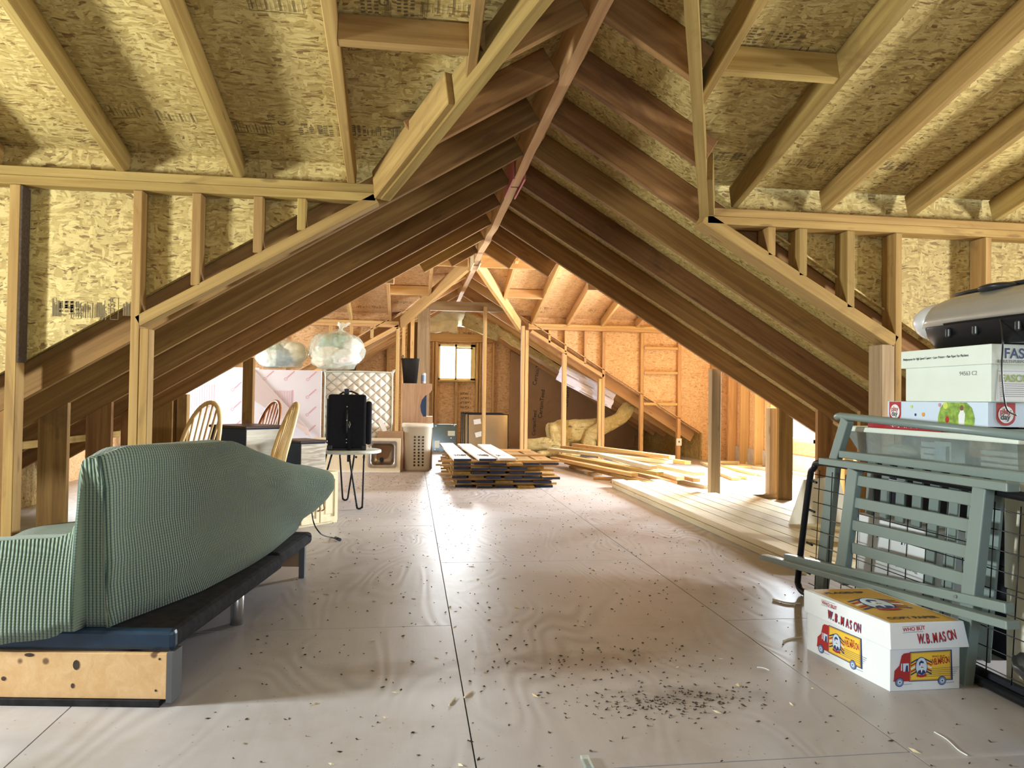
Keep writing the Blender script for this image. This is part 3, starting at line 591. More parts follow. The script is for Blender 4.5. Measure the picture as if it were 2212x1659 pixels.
# gable wall framing
for (x0_, x1_, z0_, z1_, lab) in [(0.46, 0.51, 0, 2.10, 'king stud left of the small window'), (0.40, 0.445, 0, 2.10, 'outer stud left of the small window'), (1.29, 1.335, 0, 2.10, 'stud right of the small window'), (1.35, 1.39, 0, 2.1, 'outer stud right of the small window'),
        (0.87, 0.92, 0, 1.30, 'cripple stud under the small window'), (0.87, 0.92, 2.27, 2.6, 'cripple stud above the window header'), (-0.5, -0.45, 0, 2.1, 'end wall stud left behind the mattress'), (2.0, 2.05, 0, 2.0, 'end wall stud at the kraft paper'), (1.62, 1.66, 0, 2.1, 'end wall stud behind the leaning panes'), (-1.1, -1.05, 0, 1.9, 'end wall stud behind the quilted mattress')]:
    lum('stud', ((x0_ + x1_) / 2, GY - 0.05, z0_), ((x0_ + x1_) / 2, GY - 0.05, z1_), 0.09, x1_ - x0_, 'lumber_new', lab, 'stud', 'studs of the far end wall', up=(1, 0, 0), off=(0, -(x1_ - x0_) / 2))
lum('header_beam', (0.2, GY - 0.06, 2.11), (1.62, GY - 0.06, 2.11), 0.09, 0.16, 'lumber_new', 'broad header board over the small window', 'header')
lum('sill_plate', (0.53, GY - 0.05, 1.30), (1.27, GY - 0.05, 1.30), 0.09, 0.035, 'lumber_new', 'sill board under the small window', 'sill plate')
lum('plate_beam', (0.0, 14.2, 2.43), (1.0, 14.2, 2.43), 0.09, 0.045, 'lumber_new', 'level tie board above the window header with torn insulation on it', 'tie board')
lum('sill_plate', (XL, GY - 0.05, 0), (4.8, GY - 0.05, 0), 0.09, 0.045, 'lumber_new', 'floor plate along the far end wall', 'sill plate')
# right end wall studs, broad sides seen
for i, y in enumerate((11.55, 11.1, 10.6, 10.12)):
    lum('stud', (XR - 0.075, y, 0.0), (XR - 0.075, y, 2.75), 0.045, 0.14, 'lumber_new', f'{ORD[i]} broad stud from the corner on the far right end wall', 'stud', 'studs of the far right end wall', up=(1, 0, 0), off=(0, -0.07))
for i, (x, y) in enumerate(((4.35, 7.36), (4.62, 7.36), (4.9, 7.36))):
    lum('stud', (x, y, 0), (x, y, 2.09), 0.09, 0.1, 'lumber_new', f'{ORD[i]} bright stud seen through the right knee wall gap', 'stud', 'studs beyond the right knee wall', up=(1, 0, 0), off=(0, -0.05))
# rail through the left knee wall
lum('brace_rail', (-2.52, 4.3, 0.62), (-2.46, 6.9, 0.62), 0.03, 0.05, 'lumber', 'thin level brace rail behind the left knee wall uprights', 'brace')
lum('brace_rail', (4.2, 5.0, 0.80), (4.2, 7.3, 0.80), 0.03, 0.04, 'lumber_new', 'thin level brace rail behind the right knee wall uprights', 'brace')
# ---------------------------------------------------------------- the covered couch on the left
FU = thing('futon_couch', 'low sofa bed with black felt deck and knotty pine end board', 'sofa bed', (-0.745, 2.52, 0), math.radians(82.5))
def L(o, par): o.parent = par; return o          # a mesh built in the thing's own frame
L(box('deck', 0.0, 1.16, 0.0, 1.55, 0.168, 0.232, 'felt_black', bev=0.02), FU)
L(box('deck', 1.175, 1.76, 0.02, 1.5, 0.172, 0.236, 'felt_black', bev=0.02), FU)
L(box('end_bolster', -0.012, 0.03, -0.004, 1.56, 0.172, 0.238, 'vinyl_blue', bev=0.014), FU)['label'] = 'glossy dark blue vinyl edge roll'
eb = L(box('end_board', -0.02, 0.004, 0.012, 1.55, 0.022, 0.166, 'pine_board', bev=0.002), FU); eb['label'] = 'varnished knotty pine end board'
bm = bmesh.new()
for (y, z, ry, rz_) in ((0.30, 0.128, 0.011, 0.016), (0.31, 0.062, 0.006, 0.008), (0.53, 0.082, 0.008, 0.007), (0.45, 0.158, 0.016, 0.006), (0.55, 0.11, 0.005, 0.005), (0.035, 0.15, 0.004, 0.004), (0.045, 0.05, 0.004, 0.004)):
    ring = [bm.verts.new((-0.0207, y + ry * math.cos(a), z + rz_ * math.sin(a))) for a in [k * math.pi / 6 for k in range(12)]]; bm.faces.new(ring)
k = finish('knots', bm, 'chip_brown'); k.parent = eb
L(box('corner_plate', -0.022, 0.05, -0.006, 0.012, 0.012, 0.17, 'rubber_grey'), FU)
L(box('foot_rail', -0.03, 0.04, 0.03, 1.5, 0.0, 0.02, 'felt_black'), FU)
def cyl(name, x, y, r, z0, z1, mat, par, seg=20):
    bm = bmesh.new(); lathe_bm(bm, [(r, z0), (r, z1)], seg, c=(x, y)); o = finish(name, bm, mat)
    if par is not None: o.parent = par
    return o
cyl('leg', 0.835, 0.10, 0.028, 0, 0.175, 'steel', FU); cyl('leg', 0.835, 1.4, 0.028, 0, 0.175, 'steel', FU)
L(box('leg', 1.655, 1.685, 0.035, 0.065, 0, 0.175, 'rubber_grey'), FU); L(box('leg', 1.655, 1.685, 1.4, 1.43, 0, 0.175, 'rubber_grey'), FU)
L(box('side_rail', 1.66, 1.68, 0.04, 1.45, 0.06, 0.17, 'kraft_dark'), FU)
# blanket: stretched over back cushion and seat
bm = bmesh.new(); uvl = bm.loops.layers.uv.new('UVMap')
#        s     bottomR         rightTop        crest          leftTop        leftBottom     seat
ST = [(0.02, (0.215, 0.240), (0.238, 0.745), (0.262, 0.775), (0.305, 0.760), (0.338, 0.545), (0.55, 0.510), (1.45, 0.46)),
      (0.15, (0.185, 0.240), (0.215, 0.765), (0.258, 0.802), (0.340, 0.780), (0.380, 0.53), (0.60, 0.495), (1.45, 0.45)),
      (0.45, (0.105, 0.240), (0.170, 0.755), (0.225, 0.800), (0.330, 0.770), (0.38, 0.46), (0.60, 0.41), (1.45, 0.36)),
      (0.85, (0.075, 0.240), (0.115, 0.735), (0.172, 0.785), (0.300, 0.760), (0.36, 0.40), (0.60, 0.32), (1.45, 0.28)),
      (1.17, (0.070, 0.242), (0.080, 0.655), (0.135, 0.712), (0.250, 0.700), (0.34, 0.40), (0.60, 0.28), (1.45, 0.26)),
      (1.47, (0.085, 0.245), (0.020, 0.575), (0.085, 0.640), (0.200, 0.630), (0.32, 0.40), (0.60, 0.28), (1.45, 0.26)),
      (1.70, (0.10, 0.248), (-0.045, 0.515), (0.015, 0.595), (0.150, 0.585), (0.30, 0.40), (0.60, 0.28), (1.40, 0.26)),
      (1.84, (0.10, 0.300), (-0.080, 0.475), (-0.03, 0.565), (0.120, 0.555), (0.28, 0.38), (0.60, 0.28), (1.30, 0.26)),
      (1.90, (0.12, 0.330), (-0.02, 0.440), (0.03, 0.500), (0.140, 0.490), (0.28, 0.34), (0.60, 0.27), (1.20, 0.26))]
def prof(row, nseg=7):
    pts = [Vector((p[0], p[1], 0)) for p in row[1:]]
    out = []
    for i in range(len(pts) - 1):
        p0, p1, p2, p3 = pts[max(i - 1, 0)], pts[i], pts[i + 1], pts[min(i + 2, len(pts) - 1)]
        if i in (0, 5): p0 = p1; 
        for j in range(nseg):
            t = j / nseg; q = 0.5 * ((2 * p1) + (p2 - p0) * t + (2 * p0 - 5 * p1 + 4 * p2 - p3) * t * t + (3 * p1 - p0 - 3 * p2 + p3) * t ** 3)
            out.append(p1.lerp(p2, t).lerp(q, 0.75))
    out.append(pts[-1]); return out
profs = [prof(r) for r in ST]; ss = [r[0] for r in ST]
def interp(rowlist, ssl, s):
    for i in range(len(ssl) - 1):
        if s <= ssl[i + 1] or i == len(ssl) - 2:
            t = (s - ssl[i]) / (ssl[i + 1] - ssl[i]); t = max(0, min(1, t))
            i0, i3 = max(i - 1, 0), min(i + 2, len(ssl) - 1); res = []
            for a, b_, c_, d_ in zip(rowlist[i0], rowlist[i], rowlist[i + 1], rowlist[i3]):
                q = 0.5 * ((2 * b_) + (c_ - a) * t + (2 * a - 5 * b_ + 4 * c_ - d_) * t * t + (3 * b_ - a - 3 * c_ + d_) * t ** 3); res.append(b_.lerp(c_, t).lerp(q, 0.6))
            return res
N = 76; svals = [0.02 + (1.90 - 0.02) * i / N for i in range(N + 1)]
rows = []; npf = len(profs[0])
def wob(s, t, z): return 0.011 * math.sin(46 * (z - 0.10 * (s - 0.4) ** 2 + 0.05 * noise.noise(Vector((s * 1.5, 3, 1))))) * max(0, min(1, (z - 0.42) * 8)) * max(0, min(1, (s - 0.3) * 4)) + 0.022 * noise.noise(Vector((s * 2.6, t * 5, z * 7))) + 0.016 * math.sin(z * 22 + s * 5 + 2.5 * noise.noise(Vector((s * 2, 0, z * 3)))) * (1 if z < 0.75 else 0.3) * min(1, max(0, (s - 0.25) * 3))
def arc(P):
    a = [0.0]
    for p, q in zip(P, P[1:]): a.append(a[-1] + (q - p).length)
    return a
# near-end curtain first: rows hanging from the first profile
p0 = profs[0]; a0 = arc(p0)
cur = []
for k in range(7):
    f = k / 7.0; row = []
    for j, p in enumerate(p0):
        zlow = 0.238 if p.x < 0.34 else max(0.196, 0.238 - (p.x - 0.34) * 0.35) + 0.008 * math.sin(p.x * 30)
        zz = zlow + (p.y - zlow) * f; bulge = (0.006 if p.x < 0.30 else 0.022) * math.sin(math.pi * f) ** 0.7
        xx = (p.x + (0.0 if p.x > 0.30 else 0.0))
        sx_ = 0.005 - bulge * 0.6 - (0.035 * (1 - f) if p.x > 0.3 else -0.02 * (1 - f))
        row.append((bm.verts.new((sx_, xx, zz)), (xx * 1.0 + 40, zz)))
    cur.append(row)
for i, s in enumerate(svals):
    P = interp(profs, ss, s); A = arc(P); row = []
    for j, p in enumerate(P):
        e = min(1, (s - 0.02) * 12); d = wob(s, p.x, p.y) * (0 if j == 0 else 1)
        rnd = 0.018 * (1 - e) if j > 0 else 0
        row.append((bm.verts.new((s - rnd, p.x + d * 0.9, p.y + d * 0.4)), (s, A[j])))
    rows.append(row)
def quads(R, close_uv=None):
    for ra, rb in zip(R, R[1:]):
        for j in range(npf - 1):
            q = (ra[j], ra[j + 1], rb[j + 1], rb[j]); f = bm.faces.new([v[0] for v in q]); f.smooth = True
            for l, v in zip(f.loops, q): l[uvl].uv = v[1]
quads(rows); quads(cur)
top = [(v[0], (cur[-1][j][1][0], cur[-1][j][1][1] + 0.02)) for j, v in enumerate(rows[0])]
quads([cur[-1], top])
o = D.objects.new('blanket', D.meshes.new('blanket')); C.objects.link(o)
bmesh.ops.recalc_face_normals(bm, faces=bm.faces); bm.to_mesh(o.data); bm.free(); o.data.materials.append(MAT['ribbed_blanket'])
o.location = (-0.745, 2.52, 0.0); o.rotation_euler = (0, 0, math.radians(82.5))
md = o.modifiers.new('thick', 'SOLIDIFY'); md.thickness = 0.006; md.offset = 1
tag(o, 'green ribbed blanket draped over the couch back and seat', 'blanket')
# cord with plug
p = catmull([at(672, 1095, Y=4.32), at(678, 1130, Y=4.32), at(690, 1150, Z=0.235), at(700, 1157, Z=0.15), at(712, 1160, Z=0.01), at(727, 1163, Z=0.012)], 5)
cr = thing('power_cord', 'black power cord with plug drooping from the far end of the couch', 'cord', tuple(at(727, 1163, Z=0)))
adopt(tube('wire', p, 0.004, 'black_plastic'), cr); adopt(tube('plug', [at(725, 1162, Z=0.014), at(734, 1166, Z=0.014)], 0.012, 'black_plastic'), cr)

# ---------------------------------------------------------------- windsor chairs
def windsor(label, loc, face_deg, mat):
    t = thing('windsor_chair', label, 'chair', loc, math.radians(face_deg), 'hoop-back chairs behind the couch')   # local +y is the way it faces
    bm = bmesh.new(); lathe_bm(bm, [(0.02, 0.425), (0.20, 0.428), (0.215, 0.445), (0.20, 0.462), (0.10, 0.455), (0.02, 0.452)], 28, 1.0, 0.95); L(finish('seat', bm, mat, smooth=True), t)
    hoop = [(0.19 * math.cos(a) * (1 + 0.05 * math.sin(a)), -0.17 - 0.14 * max(0, math.sin(a)), 0.455 + 0.475 * max(0, math.sin(a)) ** 0.8) for a in [math.pi * k / 20 for k in range(21)]]
    L(tube('hoop', hoop, 0.017, mat, seg=10), t)
    for k in range(6):
        u = -0.1325 + 0.053 * k; c_ = u / 0.195; a = math.acos(max(-1, min(1, c_)))
        L(tube('spindle', [(u * 0.85, -0.165, 0.45), (u, -0.17 - 0.14 * math.sin(a), 0.455 + 0.465 * math.sin(a) ** 0.8)], 0.0085, mat, seg=6), t)
    for sx_ in (-1, 1):
        for sy_ in (-1, 1): L(tube('leg', [(0.13 * sx_, 0.12 * sy_, 0.44), (0.165 * sx_, 0.155 * sy_, 0.22), (0.20 * sx_, 0.19 * sy_, 0.0)], [0.012, 0.018, 0.011], mat), t)
        L(tube('stretcher', [(0.165 * sx_, -0.155, 0.2), (0.165 * sx_, 0.155, 0.2)], 0.009, mat), t)
    L(tube('stretcher', [(-0.165, 0, 0.2), (0.165, 0, 0.2)], 0.009, mat), t)
    return t
windsor('light oak hoop-back chair, the leftmost, its back turned half to the camera', (-1.70, 5.72, 0), 148, 'oak_light')
windsor('light oak hoop-back chair seen almost edge-on, right of the navy box cabinet', (-1.16, 5.72, 0), 112, 'oak_light')
windsor('dark cherry hoop-back chair behind the navy box cabinet', (-1.60, 7.62, 0), 132, 'cherry')
def boxcab(label, corner, ang, wl, wr, h, matr, oz=0.0):
    """box on the floor with its near vertical edge at corner; right face turned by ang from the x axis"""
    t = thing('box_cabinet', label, 'cabinet', (corner[0], corner[1], 0), math.radians(ang), 'box cabinets by the chairs')
    L(box('body', 0.0, wr, 0.0, wl, oz, h - 0.022, 'navy_paint', bev=0.004), t)
    L(box('side_panel', 0.004, wr - 0.004, -0.008, 0.0, oz + 0.01, h - 0.03, matr), t)['label'] = 'woodgrain face'
    L(box('top', -0.012, wr + 0.012, -0.014, wl + 0.012, h - 0.022, h, 'dark_top', bev=0.008), t)['label'] = 'dark brown top'
    return t
boxcab('larger box cabinet, navy side and pale woodgrain face under dark brown top', (-1.335, 6.28), 47, 0.5, 0.42, 0.735, 'pale_laminate')
boxcab('smaller lower box cabinet with a zebra-striped woodgrain face', (-0.875, 6.12), 38, 0.32, 0.23, 0.63, 'zebra_laminate')
# maple cabinet
t = thing('kitchen_cabinet', 'pale maple cabinet with raised panel doors and bronze pulls, behind the blanket tip', 'cabinet', (-0.557, 5.974, 0), math.radians(225))
L(box('carcass', 0.0, 0.36, -0.16, -0.012, 0.0, 0.40, 'maple_door'), t)
for k in (0, 1):
    x0_ = 0.012 + k * 0.175
    bm = bmesh.new()
    for (a, b_, c_, d_, e0, e1) in ((x0_, x0_ + 0.03, 0.02, 0.38, -0.012, 0.008), (x0_ + 0.135, x0_ + 0.165, 0.02, 0.38, -0.012, 0.008), (x0_ + 0.03, x0_ + 0.135, 0.02, 0.055, -0.012, 0.008), (x0_ + 0.03, x0_ + 0.135, 0.345, 0.38, -0.012, 0.008), (x0_ + 0.03, x0_ + 0.135, 0.055, 0.345, -0.012, -0.002), (x0_ + 0.05, x0_ + 0.115, 0.08, 0.32, -0.012, 0.006)): bx(bm, a, b_, e0, e1, c_, d_)
    d_ = finish('door', bm, 'maple_door'); d_.parent = t
    hx = x0_ + 0.15 if k == 0 else x0_ + 0.015
    hd = tube('handle', catmull([(hx, 0.008, 0.11), (hx, 0.032, 0.125), (hx + 0.006, 0.034, 0.16), (hx, 0.032, 0.195), (hx, 0.008, 0.21)], 4), 0.005, 'bronze'); hd.parent = d_
# round table on hairpin legs, suitcase on it
t = thing('round_table', 'small round pale table on black hairpin legs', 'table', (-0.55, 6.9, 0))
bm = bmesh.new(); lathe_bm(bm, [(0.27, 0.478), (0.285, 0.484), (0.285, 0.503), (0.278, 0.508)], 40); L(finish('tabletop', bm, 'ivory_trim'), t)
for ang in (-67, 101, 205):
    foot = {20: None}.get(ang)
    a = math.radians(ang); fx, fy = 0.29 * math.cos(a), 0.29 * math.sin(a)
    tx, ty = -math.sin(a), math.cos(a); ix, iy = 0.19 * math.cos(a), 0.19 * math.sin(a)
    pts = catmull([(ix + tx * 0.07, iy + ty * 0.07, 0.478), (fx + tx * 0.028, fy + ty * 0.028, 0.06), (fx + tx * 0.02, fy + ty * 0.02, 0.018), (fx, fy, 0.006), (fx - tx * 0.02, fy - ty * 0.02, 0.018), (fx - tx * 0.028, fy - ty * 0.028, 0.06), (ix - tx * 0.07, iy - ty * 0.07, 0.478)], 4)
    L(tube('leg', pts, 0.0085, 'black_metal'), t)
t = thing('suitcase', 'black cloth suitcase standing upright on the round table', 'suitcase', (-0.555, 6.86, 0.509), math.radians(4))
L(box('body', -0.185, 0.15, -0.12, 0.13, 0.012, 0.50, 'luggage_cloth', bev=0.022), t)
L(box('front_pocket', 0.145, 0.20, -0.10, 0.11, 0.05, 0.44, 'luggage_cloth', bev=0.02), t)
L(box('skid', -0.20, -0.17, -0.10, 0.10, 0.06, 0.46, 'black_plastic', bev=0.01), t)
L(box('corner_guard', -0.19, -0.14, -0.126, 0.12, 0.0, 0.05, 'black_plastic', bev=0.01), t); L(box('corner_guard', 0.11, 0.155, -0.126, 0.12, 0.0, 0.05, 'black_plastic', bev=0.01), t)
L(tube('top_handle', catmull([(-0.09, 0, 0.498), (-0.04, 0, 0.525), (0.02, 0, 0.525), (0.08, 0, 0.498)], 4), 0.008, 'black_plastic'), t)
L(box('pull_handle', -0.05, -0.005, -0.02, 0.02, 0.50, 0.55, 'black_plastic', bev=0.006), t)
L(tube('side_handle', catmull([(-0.02, -0.122, 0.36), (-0.02, -0.145, 0.33), (-0.02, -0.148, 0.25), (-0.02, -0.145, 0.18), (-0.02, -0.122, 0.15)], 4), 0.010, 'black_plastic'), t)
bm = bmesh.new()
for z in (0.39, 0.36, 0.27, 0.15, 0.10, 0.07): lathe_bm(bm, [(0.005, 0), (0.004, 0.003)], 8); 
for i, v in enumerate(bm.verts):
    k = i // 16; z = (0.39, 0.36, 0.27, 0.15, 0.10, 0.07)[k]; v.co = Vector((-0.02 + v.co.x, (-0.157 if k in (2,) else -0.1235) - v.co.z, z + v.co.y))
L(finish('studs', bm, 'steel'), t)
L(box('strap', -0.012, 0.018, -0.135, -0.132, -0.10, 0.24, 'luggage_cloth'), t); L(tube('clip', [(0.004, -0.14, 0.26), (0.012, -0.142, 0.235), (0.002, -0.14, 0.20), (-0.004, -0.142, 0.225), (0.004, -0.14, 0.26)], 0.003, 'steel'), t)

# ---------------------------------------------------------------- far left: foam boards, mattress, bags, sink
def flatmarks(name, items, origin, xd, yd, mat, parent):
    """ink marks: items are polylines (list of 2D pts, width) laid on a plane"""
    bm = bmesh.new(); x = Vector(xd).normalized(); y = Vector(yd).normalized(); o_ = Vector(origin)
    for pts, wd in items:
        if wd <= 0: bm.faces.new([bm.verts.new(o_ + x * a + y * b_) for a, b_ in pts]); continue
        for (a0_, b0), (a1, b1) in zip(pts, pts[1:]):
            d = Vector((a1 - a0_, b1 - b0)); d.normalize(); n_ = Vector((-d.y, d.x)) * wd / 2
            bm.faces.new([bm.verts.new(o_ + x * q[0] + y * q[1]) for q in ((a0_ + n_.x, b0 + n_.y), (a0_ - n_.x, b0 - n_.y), (a1 - n_.x, b1 - n_.y), (a1 + n_.x, b1 + n_.y))])
    me = D.meshes.new(name); bm.to_mesh(me); bm.free(); o = link(name, me, mat); adopt(o, parent); return o
def circ(cx, cy, r, n=14): return [(cx + r * math.cos(2 * math.pi * k / n), cy + r * math.sin(2 * math.pi * k / n)) for k in range(n + 1)]
fb = tag(box('foam_board', -2.05, -1.165, 9.90, 9.95, 0, 1.32, 'foam_board', bev=0.004), 'white foam insulation board with pink print standing by the mattress', 'insulation board', 'standing foam boards')
it = []
for (x, z) in ((-1.88, 1.20), (-1.62, 1.20), (-1.34, 1.20), (-1.34, 0.97), (-1.34, 0.74), (-1.34, 0.50), (-1.62, 0.5), (-1.9, 0.74), (-1.9, 0.5), (-1.62, 0.25), (-1.34, 0.25)):
    it.append((circ(x, z, 0.018), 0.005)); it.append(([(x + 0.02, z + 0.02), (x + 0.11, z + 0.105)], 0.012))
for q in range(0, 22, 2): flatmarks('logo_print', it[q:q + 2], (0, 9.8985, 0), (1, 0, 0), (0, 0, 1), 'pink_ink', fb)
it = [([(-1.80 + 0.021 * k, 1.05), (-1.80 + 0.021 * k, 1.05 - 0.34 * random.uniform(0.6, 1))], 0.005) for k in range(13)] + [([(-1.53, 1.06), (-1.53, 0.7)], 0.014)]
flatmarks('text_print', it, (0, 9.8985, 0), (1, 0, 0), (0, 0, 1), 'pink_ink', fb)
fb2 = tag(box('foam_board', -2.95, -1.98, 10.0, 10.05, 0, 1.345, 'foam_board', bev=0.004), 'white foam insulation board at the left, partly behind the dark brown post', 'insulation board', 'standing foam boards')
it = []
for (x, z) in ((-2.3, 1.05), (-2.3, 0.8), (-2.62, 0.8), (-2.3, 0.55), (-2.62, 0.55), (-2.15, 1.2)):
    it.append((circ(x, z, 0.018), 0.005)); it.append(([(x + 0.02, z + 0.02), (x + 0.11, z + 0.105)], 0.012))
for q in range(0, 12, 2): flatmarks('logo_print', it[q:q + 2], (0, 9.9985, 0), (1, 0, 0), (0, 0, 1), 'pink_ink', fb2)
flatmarks('text_print', [([(-2.86 + 0.03 * k, 1.12), (-2.86 + 0.03 * k, 0.72)], 0.007) for k in range(12)], (0, 9.9985, 0), (1, 0, 0), (0, 0, 1), 'pink_ink', fb2)
Yf = 9.83
pl = [at(546, 797, Y=9.88), at(543, 862, Y=Yf), at(592, 893, Y=Yf), at(640, 922, Y=Yf), at(672, 945, Y=Yf), at(664, 925, Y=9.86), at(600, 856, Y=9.87)]
tag(poly_slab('foam_offcut', pl, 0.02, 'grey_pink_sheet', (0, 1, 0)), 'greyish pointed offcut sheet leaning on the foam board', 'insulation sheet')
t = thing('mattress', 'quilted cream mattress standing on edge behind the suitcase', 'mattress', (-0.70, 10.20, 0), 0)
bm = bmesh.new(); bx(bm, -0.45, 0.45, -0.09, 0.09, 0.0, 1.33, bev=0.045); o = finish('ticking', bm, 'quilted_ticking', smooth=True); o.parent = t
loopy = catmull([(-0.43, -0.088, 0.03), (-0.445, -0.088, 0.2), (-0.445, -0.088, 1.25), (-0.41, -0.088, 1.315), (0.40, -0.088, 1.315), (0.442, -0.088, 1.26), (0.445, -0.088, 0.2), (0.43, -0.088, 0.03)], 4)
o = tube('piping', loopy, 0.010, 'ivory_trim'); o.parent = t
def blob(name, c, r, mat, parent, seed=0, amp=0.12, freq=3.0, seg=3, sq=2.0):
    bm = bmesh.new(); bmesh.ops.create_icosphere(bm, subdivisions=seg, radius=1.0)
    for v in bm.verts:
        n_ = v.co.copy(); d = 1 + amp * noise.noise(n_ * freq + Vector((seed * 7.1, seed, 3))) + amp * 0.5 * noise.noise(n_ * freq * 3 + Vector((seed, 5, 1)))
        v.co = Vector((n_.x * r[0] * d, n_.y * r[1] * d, n_.z * r[2] * d)) + Vector(c)
    o = finish(name, bm, mat, smooth=True)
    if parent is not None: o.parent = parent
    return o
def bag(label, loc, r, inner, seed):
    t = thing('plastic_bag', label, 'bag', loc, 0, 'clear bags of clothes on top of the boards')
    for k, (c_, rr, mt) in enumerate(inner): blob('clothes', c_, rr, mt, t, seed + k, 0.16, 1.8, 4)
    b_ = blob('bag', (0, 0, r[2]), r, 'bag_film', t, seed + 9, 0.07, 2.2, 5)
    for v in b_.data.vertices:
        if v.co.z < 0.06: v.co.z = max(0.0, v.co.z * 0.3)
        p = v.co.z / (2 * r[2])
        if p > 0.86:
            f = 1 - (p - 0.86) * 2.2; v.co.x *= f; v.co.y *= f
        a = math.atan2(v.co.y, v.co.x); v.co.x += 0.008 * math.sin(a * 17) * p; v.co.y += 0.008 * math.cos(a * 13) * p
    return t
t = bag('large tied clear bag of white and green bedding on top of the mattress', (-1.0, 10.12, 1.335), (0.37, 0.26, 0.27), [((-0.1, 0, 0.17), (0.26, 0.2, 0.15), 'cloth_cream'), ((0.1, -0.04, 0.17), (0.22, 0.19, 0.11), 'cloth_white'), ((-0.02, 0.03, 0.36), (0.2, 0.17, 0.13), 'cloth_green'), ((0.19, 0.02, 0.32), (0.13, 0.14, 0.12), 'cloth_white')], 2)
bm = bmesh.new()
lathe_bm(bm, [(0.05, 0.50), (0.022, 0.545), (0.03, 0.565), (0.075, 0.60), (0.085, 0.635)], 14, 1.0, 0.5, caps=False)
for v in bm.verts: v.co.x += 0.05 + 0.6 * max(0, v.co.z - 0.56); v.co.z += 0.015 * math.sin(v.co.x * 90)
o = finish('tied_neck', bm, 'bag_film', smooth=True); o.parent = t
bag('clear bag of grey and white clothes, left of the large tied bag', (-1.72, 10.14, 1.345), (0.35, 0.24, 0.20), [((-0.12, -0.02, 0.14), (0.2, 0.18, 0.13), 'cloth_white'), ((0.04, -0.05, 0.15), (0.17, 0.15, 0.12), 'cloth_blue'), ((0.16, 0.0, 0.2), (0.15, 0.16, 0.16), 'cloth_cream'), ((-0.1, 0, 0.25), (0.14, 0.12, 0.09), 'cloth_green')], 6)
# countertop with sink, on its edge
t = thing('sink_countertop', 'cream laminate countertop with a steel sink, stood on its edge', 'sink', (-0.62, 9.80, 0), math.radians(-2)); t.rotation_euler[0] = math.radians(-4)
bm = bmesh.new()
for (a, b_, c_, d_) in ((-0.62, 0.10, 0.0, 0.45), (0.42, 0.49, 0.0, 0.45), (0.10, 0.42, 0.0, 0.075), (0.10, 0.42, 0.40, 0.45)): bx(bm, a, b_, 0.0, 0.035, c_, d_)
L(finish('countertop', bm, 'counter_laminate'), t); L(box('edge_strip', -0.62, 0.49, -0.03, 0.0, 0.0, 0.022, 'white_card'), t)
bm = bmesh.new()
def rr(w_, h_, r, y, cx=0.26, cz=0.237, n=5):
    out = []
    for (sx_, sz_, a0_) in ((1, 1, 0), (-1, 1, 90), (-1, -1, 180), (1, -1, 270)):
        for k in range(n + 1):
            a = math.radians(a0_ + 90 * k / n); out.append(bm.verts.new((cx + sx_ * (w_ - r) + r * math.cos(a), y, cz + sz_ * (h_ - r) + r * math.sin(a))))
    return out
R_ = [rr(0.185, 0.175, 0.03, -0.004), rr(0.155, 0.145, 0.045, -0.006), rr(0.145, 0.135, 0.05, 0.02), rr(0.125, 0.118, 0.05, 0.13), rr(0.05, 0.05, 0.03, 0.14)]
for a, b_ in zip(R_, R_[1:]):
    for k in range(len(a)): f = bm.faces.new((a[k], a[(k + 1) % len(a)], b_[(k + 1) % len(a)], b_[k])); f.smooth = True
bm.faces.new(R_[-1]); L(finish('basin', bm, 'sink_steel'), t)
bm = bmesh.new(); lathe_bm(bm, [(0.028, 0.0), (0.028, 0.012)], 16)
for v in bm.verts: v.co = Vector((0.24 + v.co.x, 0.136 - v.co.z, 0.17 + v.co.y))
L(finish('drain', bm, 'black_plastic'), t)
bm = bmesh.new()
for cx in (-0.08, 0.02):
    ring = [bm.verts.new((cx + 0.016 * math.cos(a), -0.0012, 0.20 + 0.016 * math.sin(a))) for a in [k * math.pi / 6 for k in range(12)]]; bm.faces.new(ring)
L(finish('tap_holes', bm, 'dark_gap'), t)
tag(box('cardboard_box', -0.44, -0.10, 9.94, 10.06, 0, 0.53, 'kraft_dark', bev=0.003), 'flat brown carton standing behind the sink countertop', 'box')
o = tag(box('envelope', -0.03, 0.03, -0.002, 0.002, 0, 0.16, 'white_card'), 'small white packet leaning on top of the brown carton', 'packet'); o.location = (-0.34, 9.99, 0.53); o.rotation_euler = (0, math.radians(-25), 0)
# walnut tower with bin and can on top
t = thing('walnut_cabinet', 'tall walnut laminate unit with a scooped cutout, behind the hamper', 'cabinet', (0.08, 10.36, 0))
out = [(-0.21, 0), (0.22, 0), (0.22, 0.72), (0.085, 0.72), (0.055, 0.79), (0.045, 0.87), (0.065, 0.95), (0.11, 1.01), (0.175, 1.05), (0.205, 1.09), (0.205, 1.165), (0.19, 1.18), (-0.19, 1.18), (-0.21, 1.165)]
L(poly_slab('front_panel', [(a, 0, b_) for a, b_ in out], 0.02, 'walnut_laminate', (0, 1, 0)), t)
L(box('inner_box', -0.20, 0.13, 0.021, 0.34, 0, 1.16, 'navy_paint'), t); L(box('rear_panel', -0.205, 0.215, 0.341, 0.36, 0, 0.72, 'walnut_laminate'), t); L(box('shelf', 0.131, 0.22, 0.021, 0.34, 0.70, 0.72, 'white_card'), t); L(box('top_panel', -0.205, 0.2, 0.021, 0.36, 1.162, 1.18, 'walnut_laminate'), t)
t = thing('waste_bin', 'tapered black waste bin standing on the walnut unit', 'bin', (-0.02, 10.50, 1.18))
bm = bmesh.new(); S_ = []
